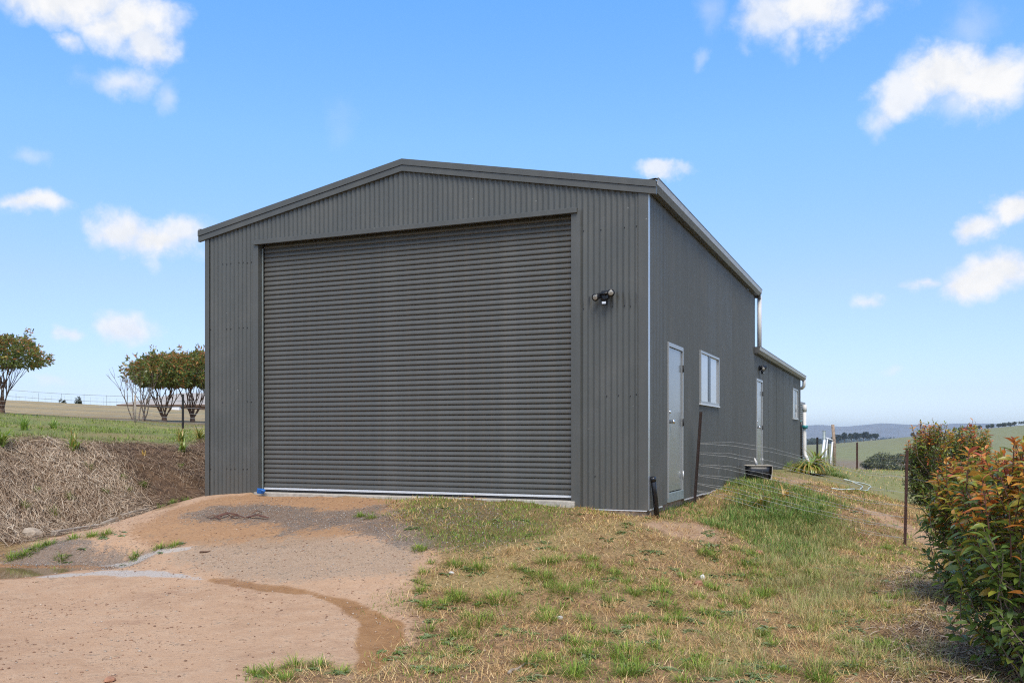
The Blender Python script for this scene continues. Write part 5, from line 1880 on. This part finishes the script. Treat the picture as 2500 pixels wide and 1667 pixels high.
def base_at(px, d):
    x = (px - 1250) / F_PX * d
    return Vector((x, d, gz(x, d)))


for i, (px, wpx, hpx) in enumerate(((152, 16, 12), (188, 28, 17), (12, 18, 20))):
    d = 132
    b = base_at(px, d)
    k_ = d / F_PX
    zt2 = CAMZ - ((967 if i == 1 else 972) - HZ) / F_PX * d
    bushy('skyline_shrub', b, wpx * k_ / 2, wpx * k_ / 2, max(zt2 - b.z, .8), 1200, DK, .22,
          ['small dark shrub on the left skyline, smaller of the two side by side', 'larger dark shrub on the left skyline beside a smaller one', 'dark shrub on the skyline behind the stems of the leftmost tree'][i], 'shrub', 'shrubs on the skyline', 60 + i)

# pines standing together on the far slope
ORD = ['leftmost', 'second from the left', 'third from the left', 'fourth from the left', 'fifth from the left', 'sixth from the left', 'seventh from the left', 'eighth from the left', 'ninth from the left', 'tenth from the left', 'eleventh from the left', 'twelfth from the left', 'thirteenth from the left', 'fourteenth from the left', 'rightmost']


def rank(lst, i):
    k_ = sorted(range(len(lst)), key=lambda j: lst[j][0]).index(i)
    return 'rightmost' if k_ == len(lst) - 1 else ORD[k_]


pines = [(2047, 14, 1059), (2062, 16, 1056), (2078, 16, 1057), (2093, 17, 1055), (2108, 22, 1053), (2124, 16, 1059), (2137, 15, 1061), (2034, 12, 1066)]
for i, (px, wpx, top) in enumerate(pines):
    d = 960 + 18 * (i % 3)
    b = base_at(px, d)
    k_ = d / F_PX
    h_ = max(CAMZ - (top - HZ) * k_ - b.z, 7)
    bushy('pine_tree', b, wpx * k_ / 2 * 1.15, wpx * k_ / 2, h_, 900, DK, 1.3, 'dark pine on the far green slope, %s of its row' % rank(pines, i), 'tree', 'row of dark pines on the far slope', 80 + i, h_ * .28, .4)
# trees along the right-hand ridge
ridge = [(2500, 22, 1036), (2476, 9, 1041), (2466, 10, 1041), (2452, 9, 1042), (2438, 11, 1043), (2422, 8, 1046), (2411, 6, 1048), (2392, 9, 1051), (2381, 9, 1052), (2370, 11, 1051), (2355, 12, 1052), (2343, 7, 1056), (2243, 10, 1062), (2228, 6, 1064), (2330, 8, 1058)]
for i, (px, wpx, top) in enumerate(ridge):
    dsx = np.linspace(560, 1300, 150)
    hx_ = base_height((px - 1250) / F_PX * dsx, dsx)
    d = float(dsx[int(np.argmax((hx_ - CAMZ) / dsx))]) - 15
    b = base_at(px, d)
    k_ = d / F_PX
    h_ = max(CAMZ - (top - HZ) * k_ - b.z, 4)
    bushy('ridge_tree', b, wpx * k_ / 2 * 1.2, wpx * k_ / 2, h_, 420, DK + OL[:2], 1.1, 'small dark tree on the right-hand ridge, %s of the row' % rank(ridge, i), 'tree', 'trees along the right ridge', 110 + i, h_ * .12, .3)
# olive scrub in the gully
gul = [(2128, 44, 1112, 330), (2150, 56, 1102, 345), (2178, 46, 1106, 350), (2200, 40, 1104, 370), (2225, 40, 1100, 390), (2160, 50, 1126, 320), (2190, 44, 1133, 315), (2215, 36, 1138, 310), (2118, 30, 1122, 325), (2245, 36, 1130, 330), (2260, 40, 1108, 390)]
for i, (px, wpx, top, d) in enumerate(gul):
    b = base_at(px, d)
    k_ = d / F_PX
    h_ = max(CAMZ - (top - HZ) * k_ - b.z, 2.5)
    bushy('gully_tree', b, wpx * k_ / 2 * 1.2, wpx * k_ / 2 * 1.1, h_, 1500, OL + DK[:2], .55, 'rounded olive-green tree in the gully scrub, %s of the clump' % rank(gul, i), 'tree', 'olive trees in the gully', 140 + i, h_ * .08, .2)
# tree bands on the plain
nr = np.random.default_rng(77)
ps, cs = [], []
for (p0, p1, d, h_, m_) in ((1955, 2050, 1700, 7, 1600), (1955, 2110, 2300, 8, 1800), (2040, 2330, 2600, 8, 1800), (1955, 2000, 1250, 7, 700), (2150, 2500, 3300, 9, 1500)):
    px = nr.uniform(p0, p1, m_)
    dd_ = d * (1 + nr.normal(0, .03, m_))
    k_ = fbm(px * .09, px * 0 + d, 1, 3) > -.12
    px, dd_ = px[k_], dd_[k_]
    x = (px - 1250) / F_PX * dd_
    ps.append(np.stack([x, dd_, base_height(x, dd_) + nr.random(len(px)) * h_], 1))
ps = np.concatenate(ps)
n = len(ps)
o = cards(ps, nr.normal(0, 1, (n, 3)), np.full(n, 7.0), np.full(n, 5.5), pick(DK, n, nr, .3), 'treeline', M['leaf'], None, nr)
o['kind'] = 'stuff'


# ------------------------------------------------------------------ photinia shrubs on the right
ORNG = [(.62, .21, .04), (.68, .27, .05), (.56, .15, .045), (.70, .34, .06), (.52, .12, .06)]
YLG = [(.36, .36, .05), (.42, .37, .06), (.28, .31, .05), (.52, .34, .06)]
PGR = [(.14, .22, .035), (.18, .26, .05), (.11, .18, .04), (.25, .31, .065), (.17, .24, .08)]


def photinia_shrub(cx, cy, rx, ry, h, shoots, leaf, label, seed, singles=0, red=1.0):
    nr = np.random.default_rng(seed)
    rr = random.Random(seed)
    z0 = gz(cx, cy)
    root = empty('photinia_shrub', (cx, cy, z0), 0, label, 'shrub', 'photinia shrubs in the right-hand hedge')
    ps, ds, Ls, ws, be, cs = [], [], [], [], [], []
    stems, redst = MB(), MB()
    for i in range(shoots):
        a = nr.uniform(0, 6.28)
        zf = nr.uniform(.10, 1.0) ** .8
        rp = np.interp(zf, [0, .2, .5, .75, .92, 1], [.80, .97, 1.0, .96, .80, .55])
        q_ = nr.uniform(.35, 1.0) ** .5
        lump = 1 + .16 * float(fbm(np.array([math.cos(a) * 2 + seed]), np.array([math.sin(a) * 2 + zf * 2]), 1.3, 3)[0])
        tip = np.array([math.cos(a) * rx * rp * q_ * lump, math.sin(a) * ry * rp * q_ * lump, h * (zf + .05 * nr.normal())])
        topness = zf if q_ > .6 else zf * .7
        out_ = np.array([math.cos(a), math.sin(a), 0])
        sdv = out_ * (1.0 - .75 * zf) * .8 + np.array([0, 0, .55 + .8 * zf]) + nr.normal(0, .22, 3)
        sdv /= np.linalg.norm(sdv)
        sl_ = nr.uniform(.22, .42)
        base_ = tip - sdv * sl_
        root_pt = np.array([nr.normal(0, .14), nr.normal(0, .14), 0.0])
        if i % 2 == 0:
            mid_ = root_pt * .5 + base_ * .5 + np.array([0, 0, .1])
            stems.tube([root_pt, mid_, base_], [.011, .008, .005], 5, False)
        is_red = nr.random() < np.clip((topness - .52) * 3.0, 0, .95) * red
        (redst if (is_red or nr.random() < .25) else stems).tube([base_, (base_ + tip) / 2 + nr.normal(0, .008, 3), tip], [.005, .004, .0025], 5, False)
        m_ = nr.integers(12, 19)
        t_ = np.linspace(.05, 1.0, m_)
        la = nr.uniform(0, 6.28) + np.arange(m_) * 2.4
        u = np.cross(sdv, [.3, .2, .9])
        u /= np.linalg.norm(u)
        v_ = np.cross(sdv, u)
        openness = np.interp(t_, [0, .75, 1], [1.5, 1.05, .45])
        dirs = (np.cos(la)[:, None] * u + np.sin(la)[:, None] * v_) * np.sin(openness)[:, None] + sdv * np.cos(openness)[:, None]
        dirs[:, 2] += .12
        ps.append(base_ + sdv * sl_ * t_[:, None])
        ds.append(dirs)
        l_ = leaf * nr.uniform(.45, 1.15, m_) * np.interp(t_, [0, .7, 1], [.95, 1.05, .6])
        Ls.append(l_)
        ws.append(l_ * nr.uniform(.36, .46, m_))
        be.append(nr.uniform(.15, .65, m_) + (.15 if is_red else 0))
        c = pick(PGR, m_, nr, .25)
        if is_red:
            hue = nr.random()
            k_ = nr.random(m_) < np.interp(t_, [0, .35, .7, 1], [.1, .4, .85, .95])
            c = np.where(k_[:, None], pick(ORNG if hue < .6 else ORNG[3:4] + YLG, m_, nr, .2), np.where((nr.random(m_) < .5)[:, None], pick(YLG, m_, nr, .2), c))
        elif nr.random() < .35 * zf + .1:
            k_ = nr.random(m_) < .45
            c = np.where(k_[:, None], pick(YLG + PGR[3:4], m_, nr, .2), c)
        odd = nr.random(m_) < .012
        c = np.where(odd[:, None], pick([(.5, .36, .05), (.55, .2, .04)], m_, nr, .1), c)
        cs.append(c)
    ps, ds, Ls, ws, be, cs = map(np.concatenate, (ps, ds, Ls, ws, be, cs))
    stems.build('stems', M['barkgrey'], root, True)['kind'] = 'stuff'
    if redst.v: redst.build('red_stems', M['barkred'], root, True)['kind'] = 'stuff'
    n = len(ps)
    roll = nr.normal(0, .45, n)
    if singles:
        # the leaves nearest the viewer, one object each, sharing a few meshes
        wp_ = ps + np.array([cx, cy, z0])
        dist = np.linalg.norm(wp_ - np.array([0, 0, CAMZ]), axis=1)
        vis = (np.abs((wp_[:, 0]) / wp_[:, 1]) < 1250 / F_PX) & ((CAMZ - wp_[:, 2]) / wp_[:, 1] < 600 / F_PX)
        order = np.argsort(np.where(vis, dist / np.maximum(Ls, .01), 1e9))[:singles]
        pal = [np.mean(PGR, 0), PGR[1], PGR[3], YLG[0], YLG[3], ORNG[0], ORNG[1], ORNG[2], ORNG[3], (.5, .36, .05)]
        pal = [np.array(p) for p in pal]
        protos = {}
        dn, s_, n_ = frames(ds[order])
        c_, sn = np.cos(roll[order])[:, None], np.sin(roll[order])[:, None]
        s2, n2 = s_ * c_ + n_ * sn, n_ * c_ - s_ * sn
        for j, k_ in enumerate(order):
            ci = int(np.argmin([np.abs(p - cs[k_]).sum() for p in pal]))
            bi = 0 if be[k_] < .4 else 1
            key = (ci, bi)
            if key not in protos:
                v = leaf_verts(np.zeros((1, 3)), np.array([[1.0, 0, 0]]), np.array([1.0]), np.array([.41]), np.array([.3 if bi == 0 else .55]))[0]
                ob = np_mesh('leaf', v, LT, np.tile(pal[ci], (7, 1)), M['leaf'], root)
                protos[key] = ob.data
            else:
                ob = bpy.data.objects.new('leaf', protos[key])
                C.objects.link(ob)
                ob.parent = root
            # prototype frame: d = +X, side = (0,-1,0), normal = +Z
            mt = Matrix.Identity(4)
            for r_ in range(3):
                mt[r_][0], mt[r_][1], mt[r_][2], mt[r_][3] = dn[j][r_] * Ls[k_], -s2[j][r_] * Ls[k_], n2[j][r_] * Ls[k_], ps[k_][r_]
            ob.matrix_local = mt
        mask = np.ones(n, bool)
        mask[order] = False
        ps, ds, Ls, ws, be, cs, roll = ps[mask], ds[mask], Ls[mask], ws[mask], be[mask], cs[mask], roll[mask]
    o = leaves(ps, ds, Ls, ws, be, cs, 'foliage', M['leaf'], root, roll)
    o['kind'] = 'stuff'
    return root


photinia_shrub(3.68, 5.90, .78, .80, 1.53, 460, .106, 'nearest large-leaved green shrub with orange-red tips, cut by the right photo edge', 7, 300)
photinia_shrub(4.60, 8.25, .85, .85, 1.40, 400, .104, 'large-leaved shrub with orange tips right behind the nearest shrub', 9, 0, 1.2)
photinia_shrub(7.76, 16.2, .78, .8, 1.52, 600, .092, 'rounded green and gold shrub further back beside the rusty picket', 12, 0, .6)

# ------------------------------------------------------------------ the air between here and the hills
hm = bpy.data.materials.new('haze_air')
hm.use_nodes = True
ht = NT(hm.node_tree)
hm.node_tree.nodes.clear()
pv_ = ht.n('ShaderNodeVolumePrincipled', ins={'Color': (.80, .90, 1.0, 1), 'Density': 1.25e-4, 'Anisotropy': .2})
ho = ht.n('ShaderNodeOutputMaterial')
ht.link(pv_.outputs[0], ho.inputs['Volume'])
zlo = float(min(H.min(), hv[:, 2].min())) - 1
zhi = float(max(H.max(), hv[:, 2].max(), 14)) + 2
lim = max(abs(gx[0]), abs(gx[-1]), abs(gy[0]), abs(gy[-1])) + 2600
haze = MB().box(-lim - 4000, lim + 9000, -lim, lim, zlo, zhi).build('haze', hm, None)
tag(haze, kind='stuff')
